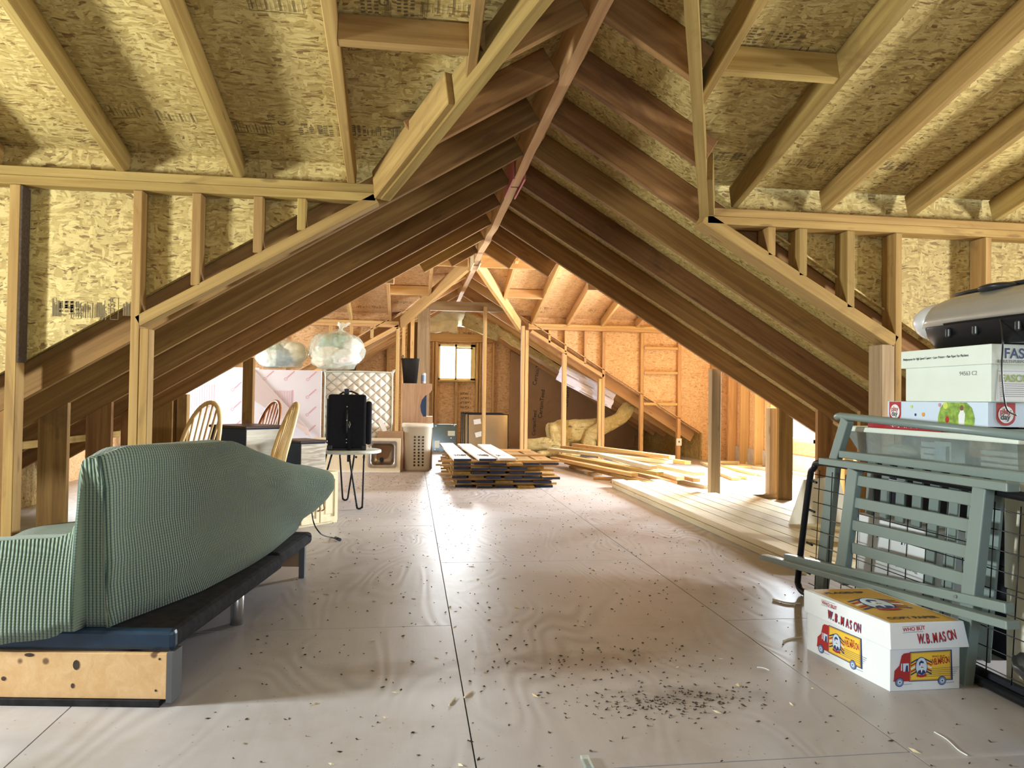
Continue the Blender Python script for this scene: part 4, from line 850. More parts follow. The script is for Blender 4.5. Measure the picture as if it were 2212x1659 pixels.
for (z, w_, d_) in ((0, 0.095, 0.075), (0.33, 0.125, 0.10), (0.335, 0.135, 0.11), (0.35, 0.135, 0.11), (0.35, 0.12, 0.095), (0.02, 0.088, 0.07)):
    S_.append([bm.verts.new((math.copysign(abs(math.cos(a)) ** 0.45, math.cos(a)) * w_, math.copysign(abs(math.sin(a)) ** 0.45, math.sin(a)) * d_, z)) for a in [2 * math.pi * k / 28 for k in range(28)]])
for a, b_ in zip(S_, S_[1:]):
    for k in range(28): f = bm.faces.new((a[k], a[(k + 1) % 28], b_[(k + 1) % 28], b_[k])); f.smooth = True
bm.faces.new(S_[-1]); bm.faces.new(S_[0]); L(finish('tub', bm, 'black_plastic'), t); L(tube('hook', catmull([(-0.11, -0.05, 0.35), (-0.115, -0.05, 0.38), (-0.10, -0.05, 0.39), (-0.095, -0.05, 0.36)], 4), 0.005, 'black_metal'), t)
bm = bmesh.new(); lathe_bm(bm, [(0.026, 0), (0.033, 0.008), (0.033, 0.135), (0.026, 0.15)], 20); o = finish('drink_can', bm, 'silver_light'); o.location = (0.165, 10.45, 1.18); tag(o, 'slim silver and blue can standing beside the black bin', 'can')
bm = bmesh.new(); lathe_bm(bm, [(0.0335, 0.03), (0.0335, 0.12)], 20, caps=False); q = finish('label_band', bm, 'tyre_print'); q.parent = o
# hamper
t = thing('laundry_hamper', 'cream plastic laundry hamper with a grid of square holes', 'hamper', (0.09, 10.10, 0))
bm = bmesh.new(); S_ = []
for (z, w_, d_) in ((0, 0.155, 0.12), (0.03, 0.165, 0.13), (0.58, 0.195, 0.15), (0.585, 0.21, 0.165), (0.635, 0.21, 0.165), (0.635, 0.19, 0.145), (0.05, 0.16, 0.12)):
    S_.append([bm.verts.new((math.copysign(abs(math.cos(a)) ** 0.5, math.cos(a)) * w_, math.copysign(abs(math.sin(a)) ** 0.5, math.sin(a)) * d_, z)) for a in [2 * math.pi * k / 36 for k in range(36)]])
for a, b_ in zip(S_, S_[1:]):
    for k in range(36): f = bm.faces.new((a[k], a[(k + 1) % 36], b_[(k + 1) % 36], b_[k])); f.smooth = True
bm.faces.new(S_[-1]); bm.faces.new(S_[0]); L(finish('tub', bm, 'hamper_plastic'), t)
bm = bmesh.new()
for i in range(3):
    for j in range(10):
        x, z = -0.035 + 0.055 * i, 0.08 + 0.042 * j; yy = -(0.131 + 0.02 * (z / 0.58)) * 1.0 - 0.001; bx(bm, x - 0.012, x + 0.012, yy - 0.0015, yy + 0.003, z - 0.012, z + 0.012, bev=0.002)
L(finish('vent_holes', bm, 'dark_gap'), t)['label'] = 'dark square vent holes'
# ---------------------------------------------------------------- far bay: panes, insulation, baffle
t = thing('glass_sheet', 'dark green glass sheet with stickers leaning left of the window stud', 'glass sheet', (0.63, 13.5, 0)); t.rotation_euler = (math.radians(-5), 0, 0)
L(box('sheet', -0.24, 0.20, 0, 0.02, 0, 0.50, 'glass_green', bev=0.003), t)
bm = bmesh.new(); bx(bm, 0.04, 0.17, -0.003, -0.001, 0.29, 0.38); bx(bm, -0.2, -0.11, -0.003, -0.001, 0.07, 0.2); L(finish('stickers', bm, 'mint_card'), t)
bm = bmesh.new()
for (a, b_) in ((-0.18, 0.47), (0.16, 0.48), (0.1, 0.25), (-0.19, 0.04)): bx(bm, a - 0.012, a + 0.012, -0.003, -0.001, b_ - 0.012, b_ + 0.012)
L(finish('blue_tabs', bm, 'sky_print'), t)
for k in range(4):
    t = thing('framed_pane', ('front pane of the leaning stack, black frame with two paper labels', 'second pane of the leaning framed stack', 'third pane of the leaning framed stack', 'rearmost pane of the leaning framed stack')[k], 'framed pane', (1.36 - 0.03 * k + (0.03 if k == 0 else 0), 13.3 + 0.035 * k, 0), 0, 'framed panes leaning behind the single stud')
    t.rotation_euler = (math.radians(-6), 0, 0); w_, h_ = 0.37, 0.70 + 0.008 * k
    bm = bmesh.new()
    for (a, b_, c_, d_) in ((-w_, -w_ + 0.015, 0, h_), (w_ - 0.015, w_, 0, h_), (-w_, w_, 0, 0.015), (-w_, w_, h_ - 0.015, h_)): bx(bm, a, b_, 0, 0.02, c_, d_)
    L(finish('frame', bm, 'black_metal'), t); L(box('pane', -w_ + 0.015, w_ - 0.015, 0.008, 0.012, 0.015, h_ - 0.015, 'mirror'), t)
    if k == 0:
        for (x, z, an) in ((-0.20, 0.56, 8), (-0.17, 0.33, 14)):
            o = box('paper_label', -0.065, 0.065, -0.003, -0.001, -0.045, 0.045, 'white_card'); o.parent = t; o.location = (x, 0.006, z); o.rotation_euler = (0, math.radians(-an), 0)
# kraft-faced batts on the end wall right of the panes
kp = tag(poly_slab('kraft_batt', [(1.98, 14.86, 0), (4.6, 14.86, 0), (4.6, 14.86, 0.42), (2.3, 14.86, 1.80), (1.98, 14.86, 1.95)], 0.05, 'kraft_paper', (0, 1, 0)), 'brown kraft-faced insulation covering the end wall behind the far studs', 'insulation')
text('printed_brand', 'CertainTeed', 0.115, tuple(at(1158, 833, Y=14.855)), (0.18, 0, 1), (-1, 0, 0.18), 'black_ink', kp)
text('printed_brand', 'CertainTeed', 0.115, tuple(at(1170, 904, Y=14.855)), (0.10, 0, 1), (-1, 0, 0.1), 'black_ink', kp)
text('printed_brand', 'CertainTeed', 0.115, tuple(at(1226, 880, Y=14.855)), (0.10, 0, 1), (-1, 0, 0.1), 'black_ink', kp)
text('printed_brand', 'CertainTeed', 0.10, tuple(at(1156, 941, Y=14.855)), (0.04, 0, 1), (-1, 0, 0.1), 'black_ink', kp)
def batt(name, p0, p1, wd, th, up, label, seed, mats=('glass_wool', 'kraft_paper'), parent=None):
    """a soft insulation batt with a paper underside, slightly crumpled"""
    M, Ln = frame_from(p0, p1, up); bm = bmesh.new(); nx, ny = 16, 6; g = {}
    for s_ in (0, 1):
        for i in range(nx + 1):
            for j in range(ny + 1):
                x = Ln * i / nx; y = wd * (j / ny - 0.5); z = th * s_
                edge = 1 if (i in (0, nx) or j in (0, ny)) else 0
                dd = noise.noise(Vector((x * 5 + seed, y * 6, s_ * 3.0 + seed)))
                g[s_, i, j] = bm.verts.new((x + edge * 0.05 * noise.noise(Vector((y * 9, x * 7, seed))), y + edge * 0.04 * dd, z + dd * (0.05 if s_ else 0.03)))
    for s_ in (0, 1):
        for i in range(nx):
            for j in range(ny):
                f = bm.faces.new((g[s_, i, j], g[s_, i + 1, j], g[s_, i + 1, j + 1], g[s_, i, j + 1])); f.smooth = True; f.material_index = 0 if s_ else 1
    for i in range(nx):
        for j in (0, ny): bm.faces.new((g[0, i, j], g[0, i + 1, j], g[1, i + 1, j], g[1, i, j]))
    for j in range(ny):
        for i in (0, nx): bm.faces.new((g[0, i, j], g[0, i, j + 1], g[1, i, j + 1], g[1, i, j]))
    o = finish(name, bm, list(mats)); o.matrix_basis = M; return tag(o, label, 'insulation')
batt('insulation_batt', (1.75, 13.45, 2.03), (3.15, 13.45, 1.20), 0.40, 0.10, (0, 0, 1), 'torn kraft-faced batt sagging below the right roof slope of the end bay', 3)
batt('insulation_batt', (0.32, 13.9, 2.50), (1.55, 13.9, 2.42), 0.60, 0.09, (0, 0.4, 1), 'torn pale batt hanging level above the small window', 8, ('wool_pale', 'wool_pale'))
batt('insulation_batt', (0.9, 13.2, 2.40), (1.55, 13.1, 2.12), 0.35, 0.03, (0.2, 0.9, 1), 'pointed flap of kraft paper hanging right above the small window', 15, ('kraft_paper', 'glass_wool'))
batt('insulation_batt', (1.45, 13.0, 2.28), (1.95, 13.0, 1.92), 0.42, 0.12, (0, -0.6, 1), 'dirty torn clump of batt at the top of the right slope', 21)
batt('insulation_batt', (0.30, 14.0, 2.34), (0.84, 14.0, 2.36), 0.30, 0.03, (0, -1, 0.4), 'ragged strip of yellow batt above the window header', 33, ('wool_pale', 'wool_pale'))
def wooltube(name, pts, wd, th, label, seed, paper=True):
    P = catmull(pts, 6); bm = bmesh.new(); rings = []
    for i, p in enumerate(P):
        tdir = (P[min(i + 1, len(P) - 1)] - P[max(i - 1, 0)]).normalized(); side = tdir.cross(Vector((0, -1, 0.25))).normalized(); up = Vector((0, -1, 0.25)).normalized()
        ends = 0.75 if i in (0, len(P) - 1) else 1; ring = []
        for k in range(18):
            a = 2 * math.pi * k / 18; ca, sa = math.cos(a), math.sin(a)
            x = math.copysign(abs(ca) ** 0.6, ca) * wd / 2 * ends; y = math.copysign(abs(sa) ** 0.6, sa) * th / 2 * ends
            d = 1 + 0.22 * noise.noise(Vector((i * 0.35 + seed, ca * 1.5, sa * 1.5)))
            ring.append(bm.verts.new(p + side * x * d + up * y * d))
        rings.append(ring)
    for a, b_ in zip(rings, rings[1:]):
        for k in range(18): f = bm.faces.new((a[k], a[(k + 1) % 18], b_[(k + 1) % 18], b_[k])); f.smooth = True; f.material_index = 1 if paper and 10 <= k <= 14 else 0
    bm.faces.new(rings[0]); bm.faces.new(rings[-1]); return tag(finish(name, bm, ['glass_wool', 'kraft_paper']), label, 'insulation')
wooltube('insulation_batt', [(3.02, 12.35, 0.16), (3.05, 12.4, 0.36), (3.3, 12.45, 0.52), (3.62, 12.5, 0.68), (3.78, 12.52, 0.90)], 0.24, 0.16, 'long yellow batt bent upright against the tall orange stud', 4)
wooltube('insulation_batt', [(2.35, 12.6, 0.36), (2.6, 12.6, 0.40), (2.95, 12.6, 0.44), (3.25, 12.65, 0.44)], 0.42, 0.36, 'big yellow batt roll lying behind the studs', 9)
wooltube('insulation_batt', [(1.95, 12.7, 0.16), (2.3, 12.6, 0.19), (2.7, 12.6, 0.18)], 0.24, 0.40, 'flattened yellow batt on the floor left of the big roll', 13)
wooltube('insulation_batt', [(2.1, 12.2, 0.06), (2.4, 12.15, 0.07), (2.8, 12.15, 0.05)], 0.10, 0.30, 'low heap of loose yellow batt in front of the twin studs', 19, False)
# slotted foam baffle hanging on the slope
A_ = at(1213, 788, Y=12.25); B_ = at(1330, 850, Y=12.25); dn = (at(1198, 822, Y=12.05) - A_)
t = thing('vent_baffle', 'pale lavender slotted foam roof baffle slanting behind the studs', 'roof baffle', tuple(A_)); xx = (B_ - A_).normalized(); yy = dn.normalized(); zz = xx.cross(yy).normalized(); yy = zz.cross(xx)
Mb = Matrix((xx, yy, zz)).transposed().to_4x4(); Mb.translation = A_; t.matrix_basis = Mb; Lb = (B_ - A_).length; Wb = 0.36
if zz.y > 0: sgn = -1
else: sgn = 1
bm = bmesh.new(); prev = None
for i in range(0, 25):
    y = Wb * i / 24; ph = (y / Wb) * 4 * math.pi; z = sgn * 0.022 * (math.tanh(3 * math.sin(ph + 0.6)))
    row = [bm.verts.new((0, y, z)), bm.verts.new((Lb, y, z))]
    if prev: bm.faces.new((prev[0], prev[1], row[1], row[0]))
    prev = row
o = finish('sheet', bm, 'baffle_foam'); o.parent = t; md = o.modifiers.new('thick', 'SOLIDIFY'); md.thickness = 0.006
bm = bmesh.new()
for y in (0.055, 0.13, 0.235, 0.31):
    for k in range(3):
        x0_ = 0.06 + k * 0.31 + (0.1 if y in (0.13, 0.31) else 0)
        bx(bm, x0_, min(x0_ + 0.2, Lb - 0.02), y - 0.012, y + 0.012, sgn * 0.026 - 0.004, sgn * 0.026 + 0.008, bev=0.003)
L(finish('raised_ribs', bm, 'silver_light'), t)
t = thing('outlet_box', 'white plastic outlet on the tall orange stud', 'outlet', (4.38, FP - 0.02, 0.30)); L(box('plate', -0.045, 0.045, -0.012, 0.0, -0.06, 0.06, 'white_plastic', bev=0.003), t); L(box('socket', -0.012, 0.012, -0.014, -0.011, -0.01, 0.02, 'rubber_grey'), t)
t.location = (4.43, FP - 0.001, 0.30)
# ---------------------------------------------------------------- stacked lumber in the middle
rs = random.Random(11)
PL = 0.050
wid = [0.20, 0.17, 0.19, 0.16, 0.19, 0.18]
COLW = 'leftmost second third fourth fifth sixth seventh'.split()
LAY = ['bottom', 'second', 'third', 'fourth', 'fifth', 'sixth', 'top']
for k in range(7):
    z = 0.0 + k * PL; x = 0.49 + rs.uniform(-0.03, 0.05) if k < 6 else 0.485
    n = 6 if k < 6 else 3
    for j in range(n):
        w_ = (rs.choice(wid) if k < 6 else (0.19, 0.19, 0.19)[j]); y0 = 8.08 + (rs.uniform(0, 0.14) if k < 6 else (0.0, 0.03, 0.10)[j]); ln = 2.1 + rs.uniform(-0.25, 0.3)
        if k == 6: x = (0.47, 0.75, 0.98)[j]; ln = (2.75, 2.55, 2.4)[j]
        if k == 5 and j > 3: pass
        dx = rs.uniform(-0.02, 0.02) if k < 6 else (-0.05, -0.08, -0.03)[j]
        if x + w_ > 1.66: break
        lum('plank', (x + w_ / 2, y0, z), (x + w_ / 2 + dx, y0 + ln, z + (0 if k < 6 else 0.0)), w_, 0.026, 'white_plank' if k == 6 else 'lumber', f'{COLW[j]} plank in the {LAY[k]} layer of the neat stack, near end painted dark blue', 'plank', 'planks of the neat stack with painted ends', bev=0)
        o = D.objects[[q.name for q in C.objects][-1]]
        o.data.materials.append(MAT['navy_end'])
        for p in o.data.polygons:
            if p.normal.x < -0.9 and (k + j) % 5 != 3: p.material_index = 1
        x += w_ + rs.uniform(0.004, 0.05)
    if k < 6:
        for q, yy in enumerate((8.25, 9.1, 9.95)):
            xa, xb = 0.40 + rs.uniform(-0.08, 0.05), 1.62 + rs.uniform(-0.03, 0.09)
            lum('spacer_stick', (xa, yy, z + 0.0265), (xb, yy, z + 0.0265), 0.05, 0.023, 'lumber_new', f'{("nearest", "middle", "farthest")[q]} crosswise spacer stick above the {LAY[k]} layer of the neat stack', 'spacer stick', 'spacer sticks of the neat stack', bev=0)
# loose pile, boards pointing down to the right
heap = [(1240, 961, 1452, 988, .25, .09), (1215, 966, 1438, 990, .21, .09), (1190, 971, 1445, 998, .19, .14), (1209, 984, 1426, 1024, .14, .09), (1194, 990, 1371, 1026, .10, .09), (1199, 992, 1405, 1045, .05, .09),
        (1300, 984, 1412, 1010, .19, .09), (1300, 1004, 1455, 1043, .05, .09), (1330, 990, 1470, 1034, .095, .09), (1350, 990, 1510, 1024, .14, .14), (1360, 1000, 1505, 1038, .06, .09), (1400, 1022, 1529, 1052, .0, .09), (1380, 984, 1486, 1000, .18, .09),
        (1330, 985, 1436, 1008, .145, .09), (1250, 985, 1430, 1030, .0, .14), (1290, 985, 1475, 1040, .0, .14), (1340, 985, 1500, 1036, .0, .14)]
for i, (px, py, qx, qy, z, w_) in enumerate(heap):
    b_ = at(qx, qy, Z=z + 0.02); b_.z = z; a = at(px, py, Z=z + 0.02); a.z = z; d = (a - b_).normalized(); a = b_ + d * min(max((a - b_).length, 1.6), 2.7)
    lum('timber', a, b_, w_, 0.042, rs.choice(('lumber_pale', 'lumber_pale', 'lumber', 'lumber_new')), f'timber of the loose slanting pile, {ORD[min(i, 14)]} counted from its top' + (', lowest row' if i > 13 else '') + (f' {("left", "middle", "right")[i - 14]}' if i > 13 else ''), 'timber', 'timbers of the loose slanting pile', bev=0)
# short offcuts on the floor in front of the pile
for i, (px, py, qx, qy) in enumerate(((1232, 1011, 1262, 1014), (1268, 1026, 1300, 1026), (1282, 1036, 1345, 1038), (1320, 1043, 1352, 1045))):
    a, b_ = at(px, py, Z=0.0), at(qx, qy, Z=0.0); lum('offcut', a, b_, 0.07, 0.035, 'lumber_new', f'{ORD[i]} short offcut from the left on the floor before the loose pile', 'offcut', 'offcuts before the loose pile')
# flat boards spread on the sunny floor at the right
spread = [((1535, 985), (1745, 1012)), ((1530, 1000), (1660, 1004)), ((1540, 1010), (1665, 1013)), ((1520, 1003), (1600, 1033)), ((1548, 1008), (1640, 1028)), ((1575, 1012), (1655, 1030)), ((1545, 1020), (1590, 1038)), ((1600, 1008), (1690, 1022)), ((1560, 1028), (1620, 1036)), ((1640, 1010), (1745, 1030))]
for i, (p, q) in enumerate(spread):
    zz = 0.0; a, b_ = at(*p, Z=zz), at(*q, Z=zz)
    lum('board', a, b_, 0.11, 0.04, 'lumber_pale' if i % 2 else 'lumber_new', f'{ORD[i]} of the flat boards spread on the bright floor beyond the grey post', 'board', 'boards on the bright floor')
# long boards side by side along the right
for lv in (0, 1):
    for j in range(7):
        x = 2.335 + 0.148 * j + (0.01 if lv else 0.0); ya = 4.0 if x < 2.78 else 4.42; yb_ = 8.15 - 0.1 * (j % 3) + (0.05 if lv else 0)
        if x > 2.92: yb_ = 7.0 - 0.1 * (j % 2)
        lum('long_board', (x, ya - 0.05 * lv, 0.045 * lv), (x, yb_, 0.045 * lv), 0.138, 0.043, 'lumber_pale', f'{COLW[j]} long pale board of the {("lower", "upper")[lv]} layer laid along the right side', 'long board', 'long boards laid side by side on the right', bev=0.003)
# tan sheet leaning beyond the wire panel
tag(poly_slab('leaning_sheet', [(2.75, 5.15, 0.0), (3.35, 5.25, 0.0), (3.30, 5.35, 0.42), (2.98, 5.30, 0.40)], 0.02, 'cream_card', (0.1, 1, 0.2)), 'cream sheet leaning behind the bent black tube', 'sheet')

# ---------------------------------------------------------------- right cluster
# front slatted bench panel (plane x = 1.98)
def rail(name, par, y0, z0, y1, z1, h, x=1.98, t_=0.03, mat='sage_paint', bev=0.004):
    M, Ln = frame_from((x, y0, z0), (x, y1, z1), (0, 0, 1)); bm = bmesh.new(); bx(bm, 0, Ln, -t_ / 2, t_ / 2, -h / 2, h / 2, bev=bev); o = finish(name, bm, mat); o.matrix_basis = M; adopt(o, par); return o
def upright(name, par, y0, z0, y1, z1, wd, x=1.98, t_=0.035, mat='sage_paint', bev=0.004):
    M, Ln = frame_from((x, y0, z0), (x, y1, z1), (0, 1, 0)); bm = bmesh.new(); bx(bm, 0, Ln, -t_ / 2, t_ / 2, -wd / 2, wd / 2, bev=bev); o = finish(name, bm, mat); o.matrix_basis = M; adopt(o, par); return o
t = thing('slatted_panel', 'sage painted slatted bench side standing behind the printed white carton', 'bench panel', (1.98, 2.8, 0))
upright('post', t, 3.19, 0.17, 3.085, 0.70, 0.075); upright('post', t, 2.432, 0.0, 2.335, 0.712, 0.062, t_=0.04)
for (za, zb2) in ((0.652, 0.662), (0.552, 0.567), (0.449, 0.472), (0.346, 0.372)): rail('slat', t, 3.10, za, 2.36, zb2, 0.047, 1.982, 0.018)
rail('top_rail', t, 3.34, 0.716, 2.20, 0.726, 0.030, 1.975, 0.05)
t2 = thing('bench_rail', 'sage rail with bolt, resting slanted across the foot of the slatted bench side', 'rail', (1.95, 3.0, 0))
rail('rail', t2, 3.66, 0.185, 2.20, 0.330, 0.034, 1.962, 0.035); rail('lower_rail', t2, 3.84, 0.148, 2.15, 0.290, 0.028, 1.93, 0.05)
bm = bmesh.new(); lathe_bm(bm, [(0.006, 0), (0.006, 0.004)], 12)
for v in bm.verts: v.co = Vector((1.942 - v.co.z, 2.42 + v.co.x, 0.311 + v.co.y))
adopt(finish('bolt', bm, 'steel'), t2)
t = thing('garden_bench', 'tall sage bench frame with rounded top rail, behind the slatted side', 'bench frame', (2.06, 2.9, 0))
M_ = [(2.06, 3.365, 0.928), (2.06, 3.34, 0.934), (2.06, 2.2, 0.893)]
adopt(tube('top_rail', M_, 0.017, 'sage_paint', seg=12), t)
upright('post', t, 3.275, 0.92, 3.385, 0.70, 0.06, 2.06, 0.035); upright('leg', t, 3.385, 0.70, 3.50, 0.0, 0.075, 2.06, 0.035)
rail('seat_rail', t, 3.30, 0.752, 2.15, 0.755, 0.034, 2.05, 0.04); rail('back_rail', t, 3.30, 0.715, 2.15, 0.69, 0.02, 2.06, 0.05)
for k in range(8): upright('slat', t, 3.16 - k * 0.105 + (0.05 if k > 3 else 0), 0.485 if k < 4 else 0.06, 3.14 - k * 0.105, 0.735, 0.055, 2.10, 0.014)
upright('leg', t, 2.20, 0.02, 2.12, 0.74, 0.07, 2.06, 0.03)
# wire grid panel with bent tube
t = thing('wire_panel', 'black wire grid panel in a bent tube frame leaning behind the bench side', 'wire panel', (2.02, 2.9, 0))
path = catmull([(2.02, 1.95, 0.690), (2.02, 2.6, 0.700), (2.02, 3.38, 0.700), (2.02, 3.50, 0.665), (2.02, 3.545, 0.58), (2.02, 3.64, 0.12), (2.02, 3.64, 0.04), (2.02, 3.58, 0.018), (2.02, 3.4, 0.018), (2.02, 2.0, 0.018)], 8)
adopt(tube('tube_frame', path, 0.016, 'black_metal', seg=12), t)
bm = bmesh.new()
for k in range(9): z = 0.075 + k * 0.07; tube_bm(bm, [(2.025, 3.50 + 0.06 * (1 - z / 0.65), z), (2.025, 1.95, z)], 0.0022, 5)
for k in range(14): y = 3.46 - k * 0.112; tube_bm(bm, [(2.028, y + 0.04, 0.05), (2.028, y, 0.66)], 0.0022, 5)
adopt(finish('wire_grid', bm, 'black_metal'), t)['label'] = 'thin black wire grid'
for z in (0.60, 0.45, 0.28, 0.13): adopt(tube('clip', [(2.022, 3.53 + 0.12 * (0.6 - z) * 0.9, z), (2.024, 3.48 + 0.12 * (0.6 - z), z - 0.005)], 0.006, 'black_plastic'), t)
adopt(box('base_tray', 2.04, 2.06, 1.95, 3.4, 0.0, 0.05, 'luggage_cloth'), t)
rail('paper_tag', t, 2.88, 0.668, 2.66, 0.668, 0.022, 2.0, 0.002, 'white_card', 0); rail('tag_print', t, 2.88, 0.668, 2.67, 0.668, 0.006, 1.9985, 0.001, 'red_print', 0)
# white carton upside down behind the grid
t = thing('white_carton', 'white carton with upside-down print behind the wire panel', 'box', (2.2, 3.05, 0.0))
adopt(box('body', 2.12, 2.27, 2.79, 3.30, 0.0, 0.40, 'white_card', bev=0.004), t); adopt(box('lid', 2.112, 2.278, 2.78, 3.31, 0.40, 0.47, 'white_card', bev=0.003), t)
text('upside_down_print', 'THE SAFEST WAY', 0.035, (2.117, 2.86, 0.33), (0, 1, 0), (0, 0, -1), 'pink_ink', t); text('upside_down_print', 'The easiest weigh a cabinet for you', 0.02, (2.117, 2.86, 0.295), (0, 1, 0), (0, 0, -1), 'grey_ink', t)
for y in (2.95, 3.12): adopt(tube('tie', [(2.108, y, 0.44), (2.104, y - 0.012, 0.415), (2.106, y - 0.006, 0.39)], 0.003, 'black_ink'), t)
for k, (x0_, x1_, y0_, y1_, z0_, z1_, mt, lb) in enumerate(((2.32, 2.72, 2.62, 3.45, 0, 0.36, 'luggage_cloth', 'lower carton coloured dark for the shade behind the benches'), (2.32, 2.72, 2.62, 3.45, 0.362, 0.742, 'luggage_cloth', 'upper carton coloured dark for shade, under the clear tote'), (2.16, 2.60, 1.98, 2.44, 0.0, 0.33, 'cream_card', 'cream carton seen through the wire grid at the right edge'), (2.16, 2.60, 2.0, 2.45, 0.332, 0.742, 'cream_card', 'tall cream carton through the wire grid at the right edge'))):
    tag(box('shade_carton' if k < 2 else 'carton', x0_, x1_, y0_, y1_, z0_, z1_, mt, bev=0.004), lb, 'box', 'crates and cartons behind the benches')  # first two support the tote, coloured dark to stand for shaded gaps
tag(box('folded_screen', 2.095, 2.125, 2.19, 2.29, 0.12, 0.66, 'navy_paint', bev=0.004), 'glossy dark blue panel behind the wire grid on the right', 'panel')
# tote
t = thing('plastic_tote', 'clear plastic storage tote with a pale lid under the red box', 'tote', (2.42, 2.95, 0.743))
bm = bmesh.new(); S_ = []
for (z, i_) in ((0.0, 0.05), (0.115, 0.0)):
    S_.append([bm.verts.new(v) for v in ((-0.26 + i_, -0.56 + i_, z), (0.26 - i_, -0.56 + i_, z), (0.26 - i_, 0.50 - i_, z), (-0.26 + i_, 0.50 - i_, z))])
for k in range(4): bm.faces.new((S_[0][k], S_[0][(k + 1) % 4], S_[1][(k + 1) % 4], S_[1][k]))
bm.faces.new(S_[0]); L(finish('tub', bm, 'tote_film'), t); L(box('lid', -0.275, 0.275, -0.58, 0.52, 0.115, 0.14, 'mint_card', bev=0.006), t)
t = thing('sponge_pack', 'small mint retail pack inside the clear tote', 'pack', (2.28, 2.93, 0.75)); 
for k in range(3): L(box('block', -0.03, 0.03, 0.0, 0.09, 0.002 + k * 0.028, 0.026 + k * 0.028, 'white_card', bev=0.004), t)
L(box('sleeve', -0.032, 0.032, -0.10, 0.0, 0.0, 0.088, 'mint_card'), t); L(box('barcode', -0.0335, -0.032, -0.09, -0.07, 0.01, 0.07, 'grey_ink'), t); L(box('picture', -0.0335, -0.032, -0.06, -0.01, 0.02, 0.07, 'sky_print'), t)
o = blob('cloth_bundle', (0, 0, 0.03), (0.05, 0.12, 0.03), 'cloth_cream', None, 5, 0.3); o.location = (2.3, 3.2, 0.75); tag(o, 'grey cloth bundle lying inside the clear tote', 'cloth')
for k in range(3): tag(box('card_box', 2.26, 2.36, 2.50, 2.68, 0.752 + k * 0.025, 0.768 + k * 0.025, 'cream_card'), f'{("lowest", "middle", "top")[k]} of three flat cream packs inside the clear tote', 'pack', 'flat packs in the tote')
rb = tag(box('game_box', 2.160, 2.52, 2.78, 3.27, 0.8835, 0.9115, 'red_box', bev=0.002), 'thin dark red game box on the tote lid', 'box')
text('upside_down_title', 'Jumbo Uno Family', 0.024, (2.1595, 2.92, 0.907), (0, 1, 0), (0, 0, -1), 'white_ink', rb)
tag(box('cardboard_sheet', 2.25, 2.60, 2.50, 2.77, 0.8835, 0.905, 'sage_paint', bev=0.002), 'dull green flat case beside the red game box', 'case')
# play day box
pd = thing('toy_box', 'pale blue play day toy box with a lawn photo, under the copy paper box', 'box', (2.38, 2.85, 0.9125))
adopt(box('carton', 2.20, 2.62, 2.575, 3.18, 0.9125, 1.008, 'sky_print', bev=0.002), pd)
def pface(s_, z): return (2.1988, 3.18 - s_, z)
def disc(name, c_, r, xd, yd, mat, par, el=1.0, off=0.0, n=28):
    x = Vector(xd).normalized(); y = Vector(yd).normalized(); nn = x.cross(y); c_ = Vector(c_) + nn * off
    bm = bmesh.new(); bm.faces.new([bm.verts.new(c_ + x * r * math.cos(2 * math.pi * k / n) + y * r * el * math.sin(2 * math.pi * k / n)) for k in range(n)]); return adopt(finish(name, bm, mat), par)
XD, YD = (0, -1, 0), (0, 0, 1)
def quad2(name, o_, xd, yd, pts, mat, par, off=0.0):
    x = Vector(xd).normalized(); y = Vector(yd).normalized(); nn = x.cross(y); bm = bmesh.new(); bm.faces.new([bm.verts.new(Vector(o_) + x * a + y * b_ + nn * off) for a, b_ in pts]); return adopt(finish(name, bm, mat), par)
for (fo, xd, sc, nm) in (((2.1988, 3.165, 0.918), (0, -1, 0), 1.0, 'side'), ((2.235, 2.5738, 0.918), (1, 0, 0), 0.85, 'end')):
    w2 = 0.082
    quad2('logo_patch', fo, xd, (0, 0, 1), [(0, 0.088)] + [(w2 / 2 + w2 / 2 * math.cos(a), 0.032 + 0.032 * math.sin(a)) for a in [math.pi + math.pi * k / 12 for k in range(13)]] + [(w2, 0.088)], 'red_print', pd, 0.0003)
    disc('logo_disc', Vector(fo) + Vector(xd) * (w2 / 2) + Vector((0, 0, 0.043)), 0.033, xd, (0, 0, 1), 'white_card', pd, 1.0, 0.0008)
    text('logo_text', 'play', 0.030, Vector(fo) + Vector(xd) * 0.016 + Vector((0, 0, 0.046)) + Vector(xd).cross(Vector((0, 0, 1))) * 0.0012, xd, (0, 0, 1), 'red_print', pd, 0.0003, bold=0.0006)
    text('logo_text', 'day', 0.030, Vector(fo) + Vector(xd) * 0.018 + Vector((0, 0, 0.024)) + Vector(xd).cross(Vector((0, 0, 1))) * 0.0012, xd, (0, 0, 1), 'black_ink', pd, 0.0003, bold=0.0006)
quad2('lawn_photo', (2.1988, 2.845, 0.914), (0, -1, 0), (0, 0, 1), [(0, 0), (0.2, 0), (0.205, 0.03), (0.19, 0.07), (0.16, 0.092), (0.04, 0.092), (0.015, 0.07), (0, 0.03)], 'grass_print', pd, 0.0003)
quad2('printed_child', (2.1988, 2.845, 0.914), (0, -1, 0), (0, 0, 1), [(0.12, 0.0), (0.15, 0.0), (0.155, 0.045), (0.145, 0.062), (0.13, 0.062), (0.118, 0.04)], 'white_card', pd, 0.0008)
disc('printed_child', (2.1988, 2.709, 0.984), 0.010, XD, YD, 'brown_skin_print', pd, 1.1, 0.001); disc('printed_toy', (2.1988, 2.79, 0.935), 0.011, XD, YD, 'red_print', pd, 1.2, 0.001)
